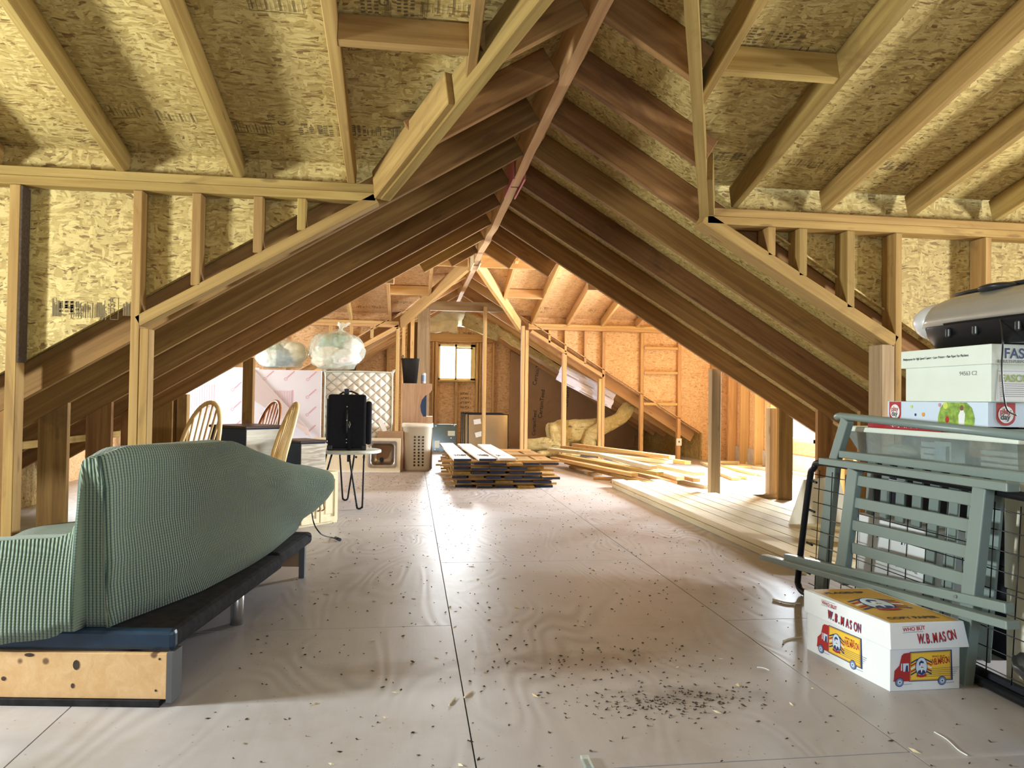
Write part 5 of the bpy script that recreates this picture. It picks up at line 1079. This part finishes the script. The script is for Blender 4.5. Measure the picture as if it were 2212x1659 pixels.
for (y, z, r, mt) in ((3.01, 0.985, 0.007, 'lime_print'), (2.985, 0.95, 0.006, 'navy_print'), (2.935, 0.952, 0.009, 'orange_print'), (2.835, 0.995, 0.008, 'pink_ink'), (2.80, 0.992, 0.014, 'lime_print')): disc('printed_dot', (2.1988, y, z), r, XD, YD, mt, pd, 1.0, 0.0009)
# copy paper box
cp = thing('paper_box', 'pale green-white copy paper box with lid, under the silver appliance', 'box', (2.37, 2.8, 1.009))
adopt(box('body', 2.205, 2.56, 2.565, 3.06, 1.009, 1.17, 'mint_card', bev=0.003), cp); adopt(box('lid', 2.192, 2.572, 2.548, 3.075, 1.155, 1.232, 'mint_card', bev=0.003), cp)
text('lid_print', 'Multipurpose for High Speed Copiers \u2022 Laser Printers \u2022 Plain Paper Fax Machines', 0.0145, (2.1912, 3.06, 1.190), (0, -1, 0.0), (0, 0, 1), 'black_ink', cp, 0.0003, shear=0.2, sx=0.83)
text('stamp_print', '94563 C2', 0.024, (2.204, 2.73, 1.115), (0, -1, 0), (0, 0, 1), 'grey_ink', cp, 0.0003)
text('lid_brand', 'FASCO', 0.055, (2.245, 2.5475, 1.178), (1, 0, 0), (0, 0, 1), 'navy_print', cp, 0.0003, bold=0.001); text('lid_print', '& MULTI-PURPOSE', 0.017, (2.215, 2.5475, 1.160), (1, 0, 0), (0, 0, 1), 'grey_ink', cp, 0.0003, bold=0.0003)
quad2('paper_label', (2.225, 2.5645, 1.015), (1, 0, 0), (0, 0, 1), [(0, 0), (0.24, 0), (0.24, 0.118), (0.01, 0.122)], 'white_card', cp, 0.0003)
text('label_brand', 'FASCO', 0.040, (2.245, 2.5635, 1.088), (1, 0, 0), (0, 0, 1), 'green_ink', cp, 0.0003, bold=0.0008)
flatmarks('label_lines', [([(0.02, 0.065 - 0.008 * k), (0.19 - 0.03 * (k % 3), 0.065 - 0.008 * k)], 0.002) for k in range(7)] + [([(0.008, 0.006), (0.008, 0.114), (0.235, 0.114)], 0.0012)], (2.225, 2.5636, 1.015), (1, 0, 0), (0, 0, 1), 'grey_ink', cp)
# silver and black appliance on top
ap = thing('roaster_appliance', 'silver dome appliance with black base and thin cord on top of the copy paper box', 'appliance', (2.41, 2.68, 1.236), math.radians(3))
def capsule(name, secs, mat, z0, z1, ly0, ly1, wx, topr, n=26, inv=False):
    bm = bmesh.new(); rings = []
    for i in range(n + 1):
        t_ = -1 + 2 * i / n; y = ly0 + (ly1 - ly0) * (i / n); q = max(0.0, 1 - abs(t_) ** 6) ** 0.5; ring = []
        for k in range(20):
            a = math.pi * k / 19; x = wx * (0.25 + 0.75 * q) * math.cos(a) if q > 0 else 0; h_ = (z1 - z0) * q * math.sin(a) ** 0.8
            ring.append(bm.verts.new((x * (q ** 0.5 if q < 0.6 else 1), y, z0 + (h_ if not inv else -h_))))
        rings.append(ring)
    for a, b_ in zip(rings, rings[1:]):
        for k in range(19):
            f = bm.faces.new((a[k], a[k + 1], b_[k + 1], b_[k])); f.smooth = True
        bm.faces.new((a[0], b_[0], b_[-1], a[-1]))
    o = finish(name, bm, mat); o.parent = ap; return o
capsule('silver_lid', 0, 'silver_shell', 0.095, 0.24, -0.52, 0.40, 0.185, 0)
bm = bmesh.new(); S_ = []
for (z, sc) in ((0.0, 0.78), (0.004, 0.83), (0.09, 0.985), (0.102, 0.985)):
    S_.append([bm.verts.new((math.copysign(abs(math.cos(a)) ** 0.7, math.cos(a)) * 0.195 * sc, -0.05 + math.copysign(abs(math.sin(a)) ** 0.7, math.sin(a)) * 0.475 * sc, z)) for a in [2 * math.pi * k / 48 for k in range(48)]])
for a, b_ in zip(S_, S_[1:]):
    for k in range(48): f = bm.faces.new((a[k], a[(k + 1) % 48], b_[(k + 1) % 48], b_[k])); f.smooth = True
bm.faces.new(S_[0]); bm.faces.new(S_[-1]); L(finish('black_base', bm, 'black_metal'), ap)
for k, y in enumerate((0.14, 0.0, -0.2)): L(box('base_notch', -0.192, -0.176, y - 0.012, y + 0.012, 0.04, 0.08, 'black_plastic', bev=0.006), ap)
bm = bmesh.new()
for i in range(17):
    a = math.pi * i / 16
    for yy in (-0.018, 0.018): bm.verts.new((0.188 * math.cos(a), -0.26 + yy, 0.106 + 0.148 * math.sin(a) ** 0.8))
bm.verts.ensure_lookup_table()
for i in range(16): bm.faces.new((bm.verts[2 * i], bm.verts[2 * i + 1], bm.verts[2 * i + 3], bm.verts[2 * i + 2]))
o = finish('vent_band', bm, 'rubber_grey', smooth=True); o.parent = ap
hd = blob('top_handle', (0.0, 0.0, 0.248), (0.05, 0.33, 0.014), 'black_plastic', ap, 4, 0.0); hd2 = blob('top_handle', (-0.05, 0.02, 0.238), (0.075, 0.085, 0.020), 'black_plastic', ap, 4, 0.0)
e_ = blob('end_cap', (-0.05, 0.335, 0.125), (0.12, 0.10, 0.085), 'silver_light', ap, 1, 0.0)
cpts = catmull([at(2146, 650, X=2.27), at(2160, 685, X=2.235), at(2166, 740, X=2.17), at(2164, 790, Y=2.535), at(2168, 850, Y=2.535), at(2176, 885, Y=2.54), at(2196, 897, Y=2.545)], 6)
tag(tube('thin_cord', cpts, 0.0032, 'black_plastic'), 'thin black cord hanging down from the silver appliance', 'cord')
# black pot at the right edge
t = thing('black_planter', 'black plastic planter with wavy rim at the lower right corner', 'planter', (1.855, 1.84, 0)); t.scale = (0.95, 0.95, 0.78)
bm = bmesh.new(); lathe_bm(bm, [(0.075, 0.0), (0.08, 0.03), (0.115, 0.24), (0.15, 0.30), (0.165, 0.315), (0.165, 0.335), (0.15, 0.335), (0.10, 0.25), (0.07, 0.03)], 40)
for v in bm.verts:
    if v.co.z > 0.29: v.co.z += 0.006 * math.sin(math.atan2(v.co.y, v.co.x) * 18)
L(finish('pot', bm, 'black_plastic'), t)
bm = bmesh.new()
P = [(-0.12 + 0.012 * math.cos(k * 1.2), -0.02 + 0.012 * math.sin(k * 1.2), 0.10 + 0.0022 * k) for k in range(50)]
tube_bm(bm, P, 0.002, 5); L(finish('spring', bm, 'steel'), t)

# ---------------------------------------------------------------- printed carton
pc = thing('copy_carton', 'white delivery-van printed copy paper carton with mustard lid, on the floor', 'box', (1.659, 2.379, 0), math.radians(0.4))
ux = Vector((1.927 - 1.659, 2.381 - 2.379, 0)); ang = math.atan2(ux.y, ux.x); pc.rotation_euler = (0, 0, ang)
sk = Matrix(((1, (1.606 - 1.659) / 0.441 * 1.0, 0), (0, 1, 0), (0, 0, 1))).to_4x4()
WB, LB, HB = 0.268, 0.444, 0.205
SK = -0.12      # the carton sits slightly racked, its long side turned out
def skw(o):
    for v in o.data.vertices: v.co.x += SK * v.co.y
    return o
L(skw(box('body', 0, WB, 0, LB, 0, HB, 'white_card', bev=0.002)), pc)
lid = L(skw(box('lid', -0.008, WB + 0.008, -0.008, LB + 0.008, HB - 0.055, HB + 0.032, 'white_card', bev=0.002)), pc)
for v in lid.data.vertices:
    if v.co.z < HB - 0.04 and v.co.y < 0.01: v.co.y -= 0.012; v.co.x += (0.012 if v.co.x > 0.1 else -0.004)
topz = HB + 0.0325
q = quad2('lid_top_print', (0, 0, 0), (1, 0, 0), (0, 1, 0), [(0.004, 0.0), (WB - 0.002, 0.0), (WB - 0.055, LB), (-0.035, LB)], 'mustard_print', pc); q.matrix_basis = Matrix.Translation((0, 0, topz))
def face_xf(kind):
    """origin, x direction and y direction of a printed face in the carton's own frame, as a matrix"""
    if kind == 'end': x, y, o_ = Vector((1, 0, 0)), Vector((0, 0, 1)), Vector((0, -0.0012, 0))
    elif kind == 'side': x, y, o_ = Vector((-SK, -1, 0)).normalized(), Vector((0, 0, 1)), Vector((SK * LB - 0.0012, LB, 0))
    elif kind == 'endlid': x, y, o_ = Vector((1, 0, 0)), Vector((0, 0.16, 1)).normalized(), Vector((0, -0.0225, HB - 0.055))
    elif kind == 'sidelid': x, y, o_ = Vector((-SK, -1, 0)).normalized(), Vector((0, 0, 1)), Vector((SK * LB - 0.0105, LB, HB - 0.055))
    else: x, y, o_ = Vector((1, 0, 0)), Vector((0, 1, 0)), Vector((0, 0, topz + 0.0006))
    z = x.cross(y); M = Matrix((x, y, z)).transposed().to_4x4(); M.translation = o_; return M
def pp(name, kind, pts, mat, h=0.0):
    bm = bmesh.new(); bm.faces.new([bm.verts.new((a, b_, h)) for a, b_ in pts]); me = D.meshes.new(name); bm.to_mesh(me); bm.free(); o = link(name, me, mat); o.parent = pc; o.matrix_basis = face_xf(kind); return o
def pl_(name, kind, items, mat, h=0.0):
    bm = bmesh.new()
    for pts, wd in items:
        for (a0_, b0), (a1, b1) in zip(pts, pts[1:]):
            d = Vector((a1 - a0_, b1 - b0)); d.normalize(); n_ = Vector((-d.y, d.x)) * wd / 2
            bm.faces.new([bm.verts.new((v[0], v[1], h)) for v in ((a0_ + n_.x, b0 + n_.y), (a0_ - n_.x, b0 - n_.y), (a1 - n_.x, b1 - n_.y), (a1 + n_.x, b1 + n_.y))])
    me = D.meshes.new(name); bm.to_mesh(me); bm.free(); o = link(name, me, mat); o.parent = pc; o.matrix_basis = face_xf(kind); return o
def pt(name, kind, s_, size, x, y, rot, mat, h=0.0008, bold=0.0, sx=1.0):
    cu = D.curves.new(name, 'FONT'); cu.body = s_; cu.size = size; cu.extrude = 0.0002; cu.offset = bold; o = text_mesh(name, cu, mat); o.parent = pc
    o.matrix_basis = face_xf(kind) @ Matrix.Translation((x, y, h)) @ Matrix.Rotation(rot, 4, 'Z') @ Matrix.Diagonal((sx, 1, 1, 1)); return o
def join(objs):
    """one word is one mesh: letters of one ink are merged"""
    base = objs[0]; inv = base.matrix_basis.inverted(); bm = bmesh.new(); mats = []
    for o in objs:
        m_ = o.data.materials[0]
        if m_ not in mats: mats.append(m_)
        n0 = len(bm.verts); f0 = len(bm.faces); bm.from_mesh(o.data); bm.verts.ensure_lookup_table(); bm.faces.ensure_lookup_table(); T = inv @ o.matrix_basis
        for v in bm.verts[n0:]: v.co = T @ v.co
        for f in bm.faces[f0:]: f.material_index = mats.index(m_)
    me = D.meshes.new('brand_lettering'); bm.to_mesh(me); bm.free()
    for m_ in mats: me.materials.append(m_)
    base.data = me
    for o in objs[1:]: D.objects.remove(o)
def archtext(kind, s_, size, x, y, w_, rise, mat, curve=0.0):
    LT = []; n_ = len(s_); adv = [0.55 if ch in '.' else (1.35 if ch in 'MW' else 1.0) for ch in s_]; tot = sum(adv); cx = 0
    for ch, a in zip(s_, adv):
        f = cx / tot; yy = y + rise * f + curve * (f - 0.5) ** 2 * 4
        rot = math.atan2(rise + curve * 8 * (f - 0.5), w_)
        for (dx, mt, bo, hh) in ((0.0014, 'navy_print', 0.0007, 0.0004), (0.0007, 'navy_print', 0.0007, 0.0006), (-0.0006, mat, 0.0, 0.0010), (0, mat, 0.0003, 0.0012)): LT.append(pt('brand_lettering', kind, ch, size, x + w_ * f + dx, yy - dx, rot, mt, hh, bo, 0.50))
        cx += a
    join(LT)
def emblem(kind, cx, cy, r, h=0.002):
    for s_ in (-1, 1):
        for k in range(5):
            a = math.radians(90 - s_ * (28 + 24 * k)); x0_, y0_ = cx + s_ * r * 0.45, cy + r * 0.85 - k * r * 0.33
            pl_('printed_flag', kind, [([(x0_, y0_), (x0_ + s_ * r * 0.85, y0_ - r * 0.42)], r * 0.15)], ('navy_print', 'red_print', 'white_card', 'red_print', 'navy_print')[k], h)
    el = lambda rx, ry, ox=0, oy=0: [(cx + ox + rx * math.cos(2 * math.pi * k / 24), cy + oy + ry * math.sin(2 * math.pi * k / 24)) for k in range(24)]
    pp('portrait_oval', kind, el(r * 0.76, r * 1.08), 'navy_print', h + 0.0004); pp('portrait_oval', kind, el(r * 0.68, r * 1.0), 'sky_print', h + 0.0008)
    pp('portrait_suit', kind, [(cx - r * 0.5, cy - r * 0.72), (cx - r * 0.42, cy - r * 0.45), (cx, cy - r * 0.3), (cx + r * 0.42, cy - r * 0.45), (cx + r * 0.5, cy - r * 0.72), (cx, cy - r * 0.95)], 'navy_print', h + 0.0010)
    pp('portrait_collar', kind, [(cx - r * 0.12, cy - r * 0.3), (cx + r * 0.14, cy - r * 0.3), (cx, cy - r * 0.75)], 'white_card', h + 0.0012)
    pp('portrait_head', kind, el(r * 0.27, r * 0.42, 0, r * 0.12), 'white_card', h + 0.0013); pp('portrait_hair', kind, [(cx - r * 0.3, cy + r * 0.2), (cx - r * 0.32, cy + r * 0.5), (cx - r * 0.05, cy + r * 0.72), (cx + r * 0.27, cy + r * 0.55), (cx + r * 0.25, cy + r * 0.36), (cx - r * 0.12, cy + r * 0.42), (cx - r * 0.2, cy + r * 0.1)], 'navy_print', h + 0.0015)
    pl_('portrait_moustache', kind, [([(cx - r * 0.1, cy - r * 0.08), (cx + r * 0.05, cy - r * 0.02), (cx + r * 0.2, cy - r * 0.1)], r * 0.09), ([(cx + r * 0.02, cy + r * 0.2), (cx + r * 0.16, cy + r * 0.2)], r * 0.05)], 'navy_print', h + 0.0017)
    pl_('printed_ribbon', kind, [([(cx - r * 0.6, cy - r * 0.95), (cx, cy - r * 1.08), (cx + r * 0.6, cy - r * 0.95)], r * 0.26)], 'red_print', h + 0.0018)
def van(kind, x, y, w_, hgt):
    u = lambda a, b_: (x + a * w_, y + b_ * hgt)
    pp('van_outline', kind, [u(0.255, 0.115), u(0.985, 0.115), u(0.965, 1.01), u(0.27, 0.985)], 'navy_print', 0.0002); pp('van_body', kind, [u(0.27, 0.14), u(0.955, 0.14), u(0.945, 0.985), u(0.28, 0.965)], 'mustard_print', 0.0006)
    pp('van_body', kind, [u(0.29, 0.175), u(0.935, 0.175), u(0.925, 0.95), u(0.30, 0.93)], 'yellow_print', 0.001)
    pp('van_cab', kind, [u(0.0, 0.14), u(0.27, 0.13), u(0.28, 0.97), u(0.17, 0.95), u(0.135, 0.88), u(0.10, 0.60), u(0.02, 0.45), u(0.01, 0.2)], 'red_print', 0.0012)
    pp('van_window', kind, [u(0.16, 0.42), u(0.25, 0.42), u(0.25, 0.66), u(0.155, 0.66)], 'sky_print', 0.0016); pp('van_window', kind, [u(0.12, 0.45), u(0.14, 0.45), u(0.14, 0.66), u(0.125, 0.66)], 'sky_print', 0.0016)
    pp('van_driver', kind, [u(0.19, 0.42), u(0.24, 0.42), u(0.235, 0.60), u(0.205, 0.60)], 'navy_print', 0.002)
    for a in (0.10, 0.80):
        c_ = u(a, 0.115); el = lambda r: [(c_[0] + r * math.cos(2 * math.pi * k / 22), c_[1] + r * math.sin(2 * math.pi * k / 22)) for k in range(22)]
        pp('van_wheel', kind, el(hgt * 0.135), 'navy_print', 0.0018); pp('van_wheel', kind, el(hgt * 0.115), 'tyre_print', 0.0022); pp('van_hub', kind, el(hgt * 0.065), 'sky_print', 0.0026); pp('van_hub', kind, el(hgt * 0.025), 'navy_print', 0.003)
    emblem(kind, *u(0.455, 0.55), hgt * 0.26)
    archtext(kind, 'W.B.MASON', hgt * 0.27, *u(0.62, 0.57), w_ * 0.29, hgt * 0.06, 'red_print', 0.0)
    pt('small_print', kind, 'WHO BUT', hgt * 0.09, *u(0.63, 0.80), 0, 'red_print', 0.002, 0.0)
    pl_('speed_lines', kind, [([u(0.60 - 0.05 * k, 0.48 - 0.055 * k), u(1.08 - 0.02 * k, 0.50 - 0.06 * k)], 0.0011) for k in range(5)], 'navy_print', 0.003)
    pl_('ground_shadow_print', kind, [([u(0.14, 0.04), u(0.30, 0.06)], 0.0015), ([u(0.85, 0.04), u(1.0, 0.06)], 0.0015)], 'tyre_print', 0.002)
van('end', 0.012, 0.018, 0.232, 0.118); van('side', 0.065, 0.016, 0.255, 0.122)
archtext('endlid', 'W.B.MASON', 0.046, 0.092, 0.016, 0.150, 0.012, 'red_print', 0.004); pt('slogan', 'endlid', 'WHO BUT', 0.018, 0.040, 0.060, 0.06, 'red_print', 0.001, 0.0002)
archtext('sidelid', 'W.B.MASON', 0.046, 0.140, 0.014, 0.185, -0.004, 'red_print', 0.003); pt('slogan', 'sidelid', 'WHO BUT', 0.018, 0.105, 0.062, -0.02, 'red_print', 0.001, 0.0002)
for kd, x0_, y0_ in (('endlid', 0.038, 0.056), ('sidelid', 0.103, 0.057)): pl_('slogan_lines', kd, [([(x0_, y0_), (x0_ + 0.078, y0_ + 0.003)], 0.001), ([(x0_, y0_ + 0.020), (x0_ + 0.078, y0_ + 0.023)], 0.001)], 'navy_print', 0.001)
emblem('top', 0.105, 0.225, 0.075, 0.0004); pt('lid_title', 'top', 'FLAGSHIP', 0.034, -0.012, 0.375, 0, 'dark_top', 0.0006, 0.0008, 1.15); pt('lid_title', 'top', 'COPY PAPER', 0.034, 0.022, 0.035, 0, 'dark_top', 0.0006, 0.0008)

# ---------------------------------------------------------------- ink stamps on the sheathing
def stamp(pts3, xd, yd, s_, nm, seed, w_=0.24, h_=0.13, mat='stamp_ink'):
    rs2 = random.Random(seed); it = []
    if 'box' in s_: it += [([(0, 0), (w_, 0), (w_, h_), (0, h_), (0, 0)], 0.0025)]
    if 'lines' in s_:
        for k in range(11): xk = w_ * (0.06 + 0.085 * k); it.append(([(xk, h_ * 0.1), (xk, h_ * rs2.uniform(0.6, 0.95))], 0.002 if k % 3 else 0.005))
    if 'block' in s_:
        for bxk in (0.0, 0.5):
            for r_ in range(6):
                for c_ in range(3):
                    if rs2.random() < 0.72: it.append(([(w_ * bxk + 0.028 * c_, h_ * r_ / 6), (w_ * bxk + 0.028 * c_ + 0.017, h_ * r_ / 6 + 0.002)], 0.009))
            for c_ in range(4): it.append(([(w_ * bxk + 0.10 + 0.008 * c_, 0), (w_ * bxk + 0.10 + 0.008 * c_, h_ * rs2.uniform(0.5, 1))], 0.002))
    bm = bmesh.new(); x = Vector(xd).normalized(); y = Vector(yd).normalized(); n3 = x.cross(y)
    for pts, wd in it:
        for (a0_, b0), (a1, b1) in zip(pts, pts[1:]):
            d = Vector((a1 - a0_, b1 - b0)); d.normalize(); n_ = Vector((-d.y, d.x)) * wd / 2
            bm.faces.new([bm.verts.new(Vector(pts3) + x * v[0] + y * v[1]) for v in ((a0_ + n_.x, b0 + n_.y), (a0_ - n_.x, b0 - n_.y), (a1 - n_.x, b1 - n_.y), (a1 + n_.x, b1 + n_.y))])
    me = D.meshes.new(nm); bm.to_mesh(me); bm.free(); return link(nm, me, mat)
def roofpt(px, py, far=False):
    d = CF + CR * ((px - IW / 2) / FPX) - CU * ((py - IH / 2) / FPX); Yp = FP if far else NP
    t_ = (2.345 - 0.0025 + SA * Yp - HC) / (d.z + SA * d.y); return CAM + d * t_
ceil_ = [q for q in C.objects if q.name.startswith('ceiling')]; walls_ = [q for q in C.objects if q.name.startswith('wall_left')]
RX, RY = (1, 0, 0), (0, -1, SA)
for i, (px, py, s_, w_, h_) in enumerate(((512, 286, 'box lines', 0.19, 0.10), (648, 290, 'block', 0.20, 0.10), (762, 292, 'lines block', 0.26, 0.10), (30, 330, 'box lines', 0.24, 0.10), (120, 335, 'block', 0.2, 0.08), (215, 250, 'lines', 0.24, 0.1), (340, 262, 'lines', 0.22, 0.1), (780, 25, 'block', 0.3, 0.12), (905, 30, 'lines', 0.25, 0.1), (540, 22, 'box lines', 0.22, 0.09),
        (1540, 345, 'block', 0.2, 0.09), (1690, 360, 'lines', 0.26, 0.1), (1780, 370, 'box lines', 0.22, 0.09), (1600, 90, 'block', 0.3, 0.1), (1900, 365, 'block', 0.2, 0.09))):
    o = stamp(roofpt(px, py), RX, RY, s_, 'ink_stamp', i, w_, h_); adopt(o, ceil_[0] if px < 1000 else ceil_[6])
for (px, py, s_, sz) in ((595, 262, '17', 0.05), (618, 272, 'C', 0.055), (840, 15, 'C', 0.06), (1740, 115, 'C', 0.06)):
    text('ink_stamp', s_, sz, roofpt(px, py), (0, -1, SA), (-1, 0, 0), 'stamp_ink', ceil_[0] if px < 1000 else ceil_[6], 0.0004)
for i, (px, py, s_, w_, h_) in enumerate(((770, 665, 'block lines', 0.5, 0.12), (850, 655, 'block', 0.3, 0.1), (1120, 675, 'lines block', 0.5, 0.12), (1175, 668, 'block', 0.5, 0.1), (1270, 672, 'block lines', 0.5, 0.12))):
    o = stamp(roofpt(px, py, True), RX, RY, s_, 'ink_stamp', 40 + i, w_, h_); adopt(o, ceil_[4] if px < 1000 else ceil_[10])
Yw = NP + 0.0935
wl = walls_[0]
for q in walls_:
    if 'near cross wall' in q['label']: wl = q
for (px, py, s_, sz) in ((176, 690, 'USDA', 0.035), (229, 692, 'SBA', 0.045), (247, 678, 'USA', 0.05)): text('ink_stamp', s_, sz, at(px, py, Y=Yw), (0, 0, 1), (-1, 0, 0), 'stamp_ink', wl, 0.0004)
for i, (px, py, s_, w_, h_) in enumerate(((112, 688, 'lines', 0.05, 0.12), (128, 672, 'block', 0.05, 0.06), (150, 690, 'lines', 0.14, 0.10), (206, 690, 'lines', 0.05, 0.12), (238, 690, 'box', 0.04, 0.12), (265, 686, 'lines', 0.05, 0.10))):
    o = stamp(at(px, py, Y=Yw), (1, 0, 0), (0, 0, 1), s_, 'ink_stamp', 70 + i, w_, h_); adopt(o, wl)
back_ = D.objects['wall_back']
for k, (px, py, w_) in enumerate(((995, 852, 0.18), (995, 862, 0.18), (995, 872, 0.18), (995, 882, 0.18), (995, 893, 0.18), (995, 905, 0.18), (996, 920, 0.18), (1000, 722, 0.2))):
    o = stamp(at(px, py, Y=GY - 0.003), (1, 0, 0), (0, 0, 1), 'block', 'ink_stamp', 90 + k, w_, 0.045); adopt(o, back_)

# ---------------------------------------------------------------- litter
def chips(name, n_, fn, mat, seed, lo=0.003, hi=0.010):
    r3 = random.Random(seed); bm = bmesh.new()
    for i in range(n_):
        x, y, z = fn(r3); a = r3.uniform(0, 6.28); l_ = r3.uniform(lo, hi); w_ = l_ * r3.uniform(0.25, 0.6); h_ = r3.uniform(0.0015, 0.004); c_, s_ = math.cos(a), math.sin(a)
        T = lambda u, v, k: bm.verts.new((x + u * c_ - v * s_, y + u * s_ + v * c_, z + k))
        a_, b_, c2, d2 = T(-l_, 0, 0.0004), T(0, -w_, 0.0004), T(l_, 0, h_), T(0, w_, 0.0004); e2 = T(l_ * 0.1, 0, h_ * 1.5)
        for f in ((a_, b_, e2), (b_, c2, e2), (c2, d2, e2), (d2, a_, e2), (a_, d2, c2, b_)): bm.faces.new(f)
    return finish(name, bm, mat)
def floorfn(r3):
    u = r3.random()
    if u < 0.13: c_ = at(1450, 1515, Z=0); return (r3.gauss(c_.x, 0.15), r3.gauss(c_.y, 0.06), 0)
    if u < 0.19: return (r3.gauss(0.75, 0.3), r3.gauss(2.75, 0.16), 0)
    if u < 0.24: return (r3.gauss(0.45, 0.1), r3.uniform(7.9, 9.5), 0)
    y = 1.6 + 9.5 * r3.random() ** 1.1; return (r3.uniform(-0.62, 2.1) if y < 8 else r3.uniform(-0.7, 0.4), y, 0)
tag(chips('leaf_litter', 1900, floorfn, 'chip_brown', 5), 'dark leaf and insect bits scattered over the plywood floor', 'litter', kind='stuff')
def stkfn(r3):
    if r3.random() < 0.5: return (r3.gauss(0.62, 0.09), r3.gauss(8.55, 0.07), 0.327)
    return (r3.gauss(0.88, 0.09), r3.gauss(8.55, 0.07), 0.327)
def onboard(r3):
    while True:
        x, y, z = stkfn(r3)
        if y > 8.12 and (0.48 < x < 0.64 or 0.77 < x < 0.90 or 0.99 < x < 1.14): return x, y, z
tag(chips('bark_crumbs', 500, onboard, 'chip_brown', 6, 0.003, 0.009), 'dark crumbs lying on the top planks of the neat stack', 'crumbs', kind='stuff')
def pale(r3): y = 1.9 + 6 * r3.random(); return (r3.uniform(-0.5, 1.9), y, 0)
tag(chips('wood_splinters', 130, pale, 'lumber_pale', 8, 0.006, 0.022), 'pale splinters and chips on the plywood floor', 'splinters', kind='stuff')
for i, (pts, r_, mt, nm, lb, ct) in enumerate((
        ([(2018, 1581), (2045, 1597), (2070, 1620), (2090, 1632)], 0.0018, 'white_plastic', 'string', 'thin white thread curling on the floor before the carton', 'thread'),
        ([(1670, 1294), (1700, 1302), (1728, 1304)], 0.005, 'white_plastic', 'stick', 'thin white stick by the foot of the bent black tube', 'stick'),
        ([(1692, 1384), (1710, 1378), (1732, 1377)], 0.0025, 'lumber_pale', 'stick', 'forked pale twig left of the printed carton', 'twig'),
        ([(1635, 1441), (1650, 1443), (1662, 1448)], 0.002, 'white_plastic', 'string', 'short pale thread on the open floor left of the carton', 'thread'),
        ([(1003, 1506), (1012, 1498), (1021, 1493)], 0.003, 'lumber_pale', 'stick', 'small pale twig lying across the long floor seam', 'twig'),
        ([(970, 1523), (978, 1513), (983, 1507)], 0.0025, 'lumber_pale', 'stick', 'small pale twig just left of the long floor seam', 'twig'))):
    tag(tube(nm, catmull([at(a, b_, Z=r_ + 0.0005) for a, b_ in pts], 4), r_, mt, seg=6), lb, ct)
o = box('plastic_clip', -0.012, 0.012, -0.035, 0.035, 0.0, 0.012, 'bag_film', bev=0.003); p_ = at(1268, 1652, Z=0); o.location = p_; tag(o, 'small clear plastic piece on the floor at the bottom edge', 'plastic piece')
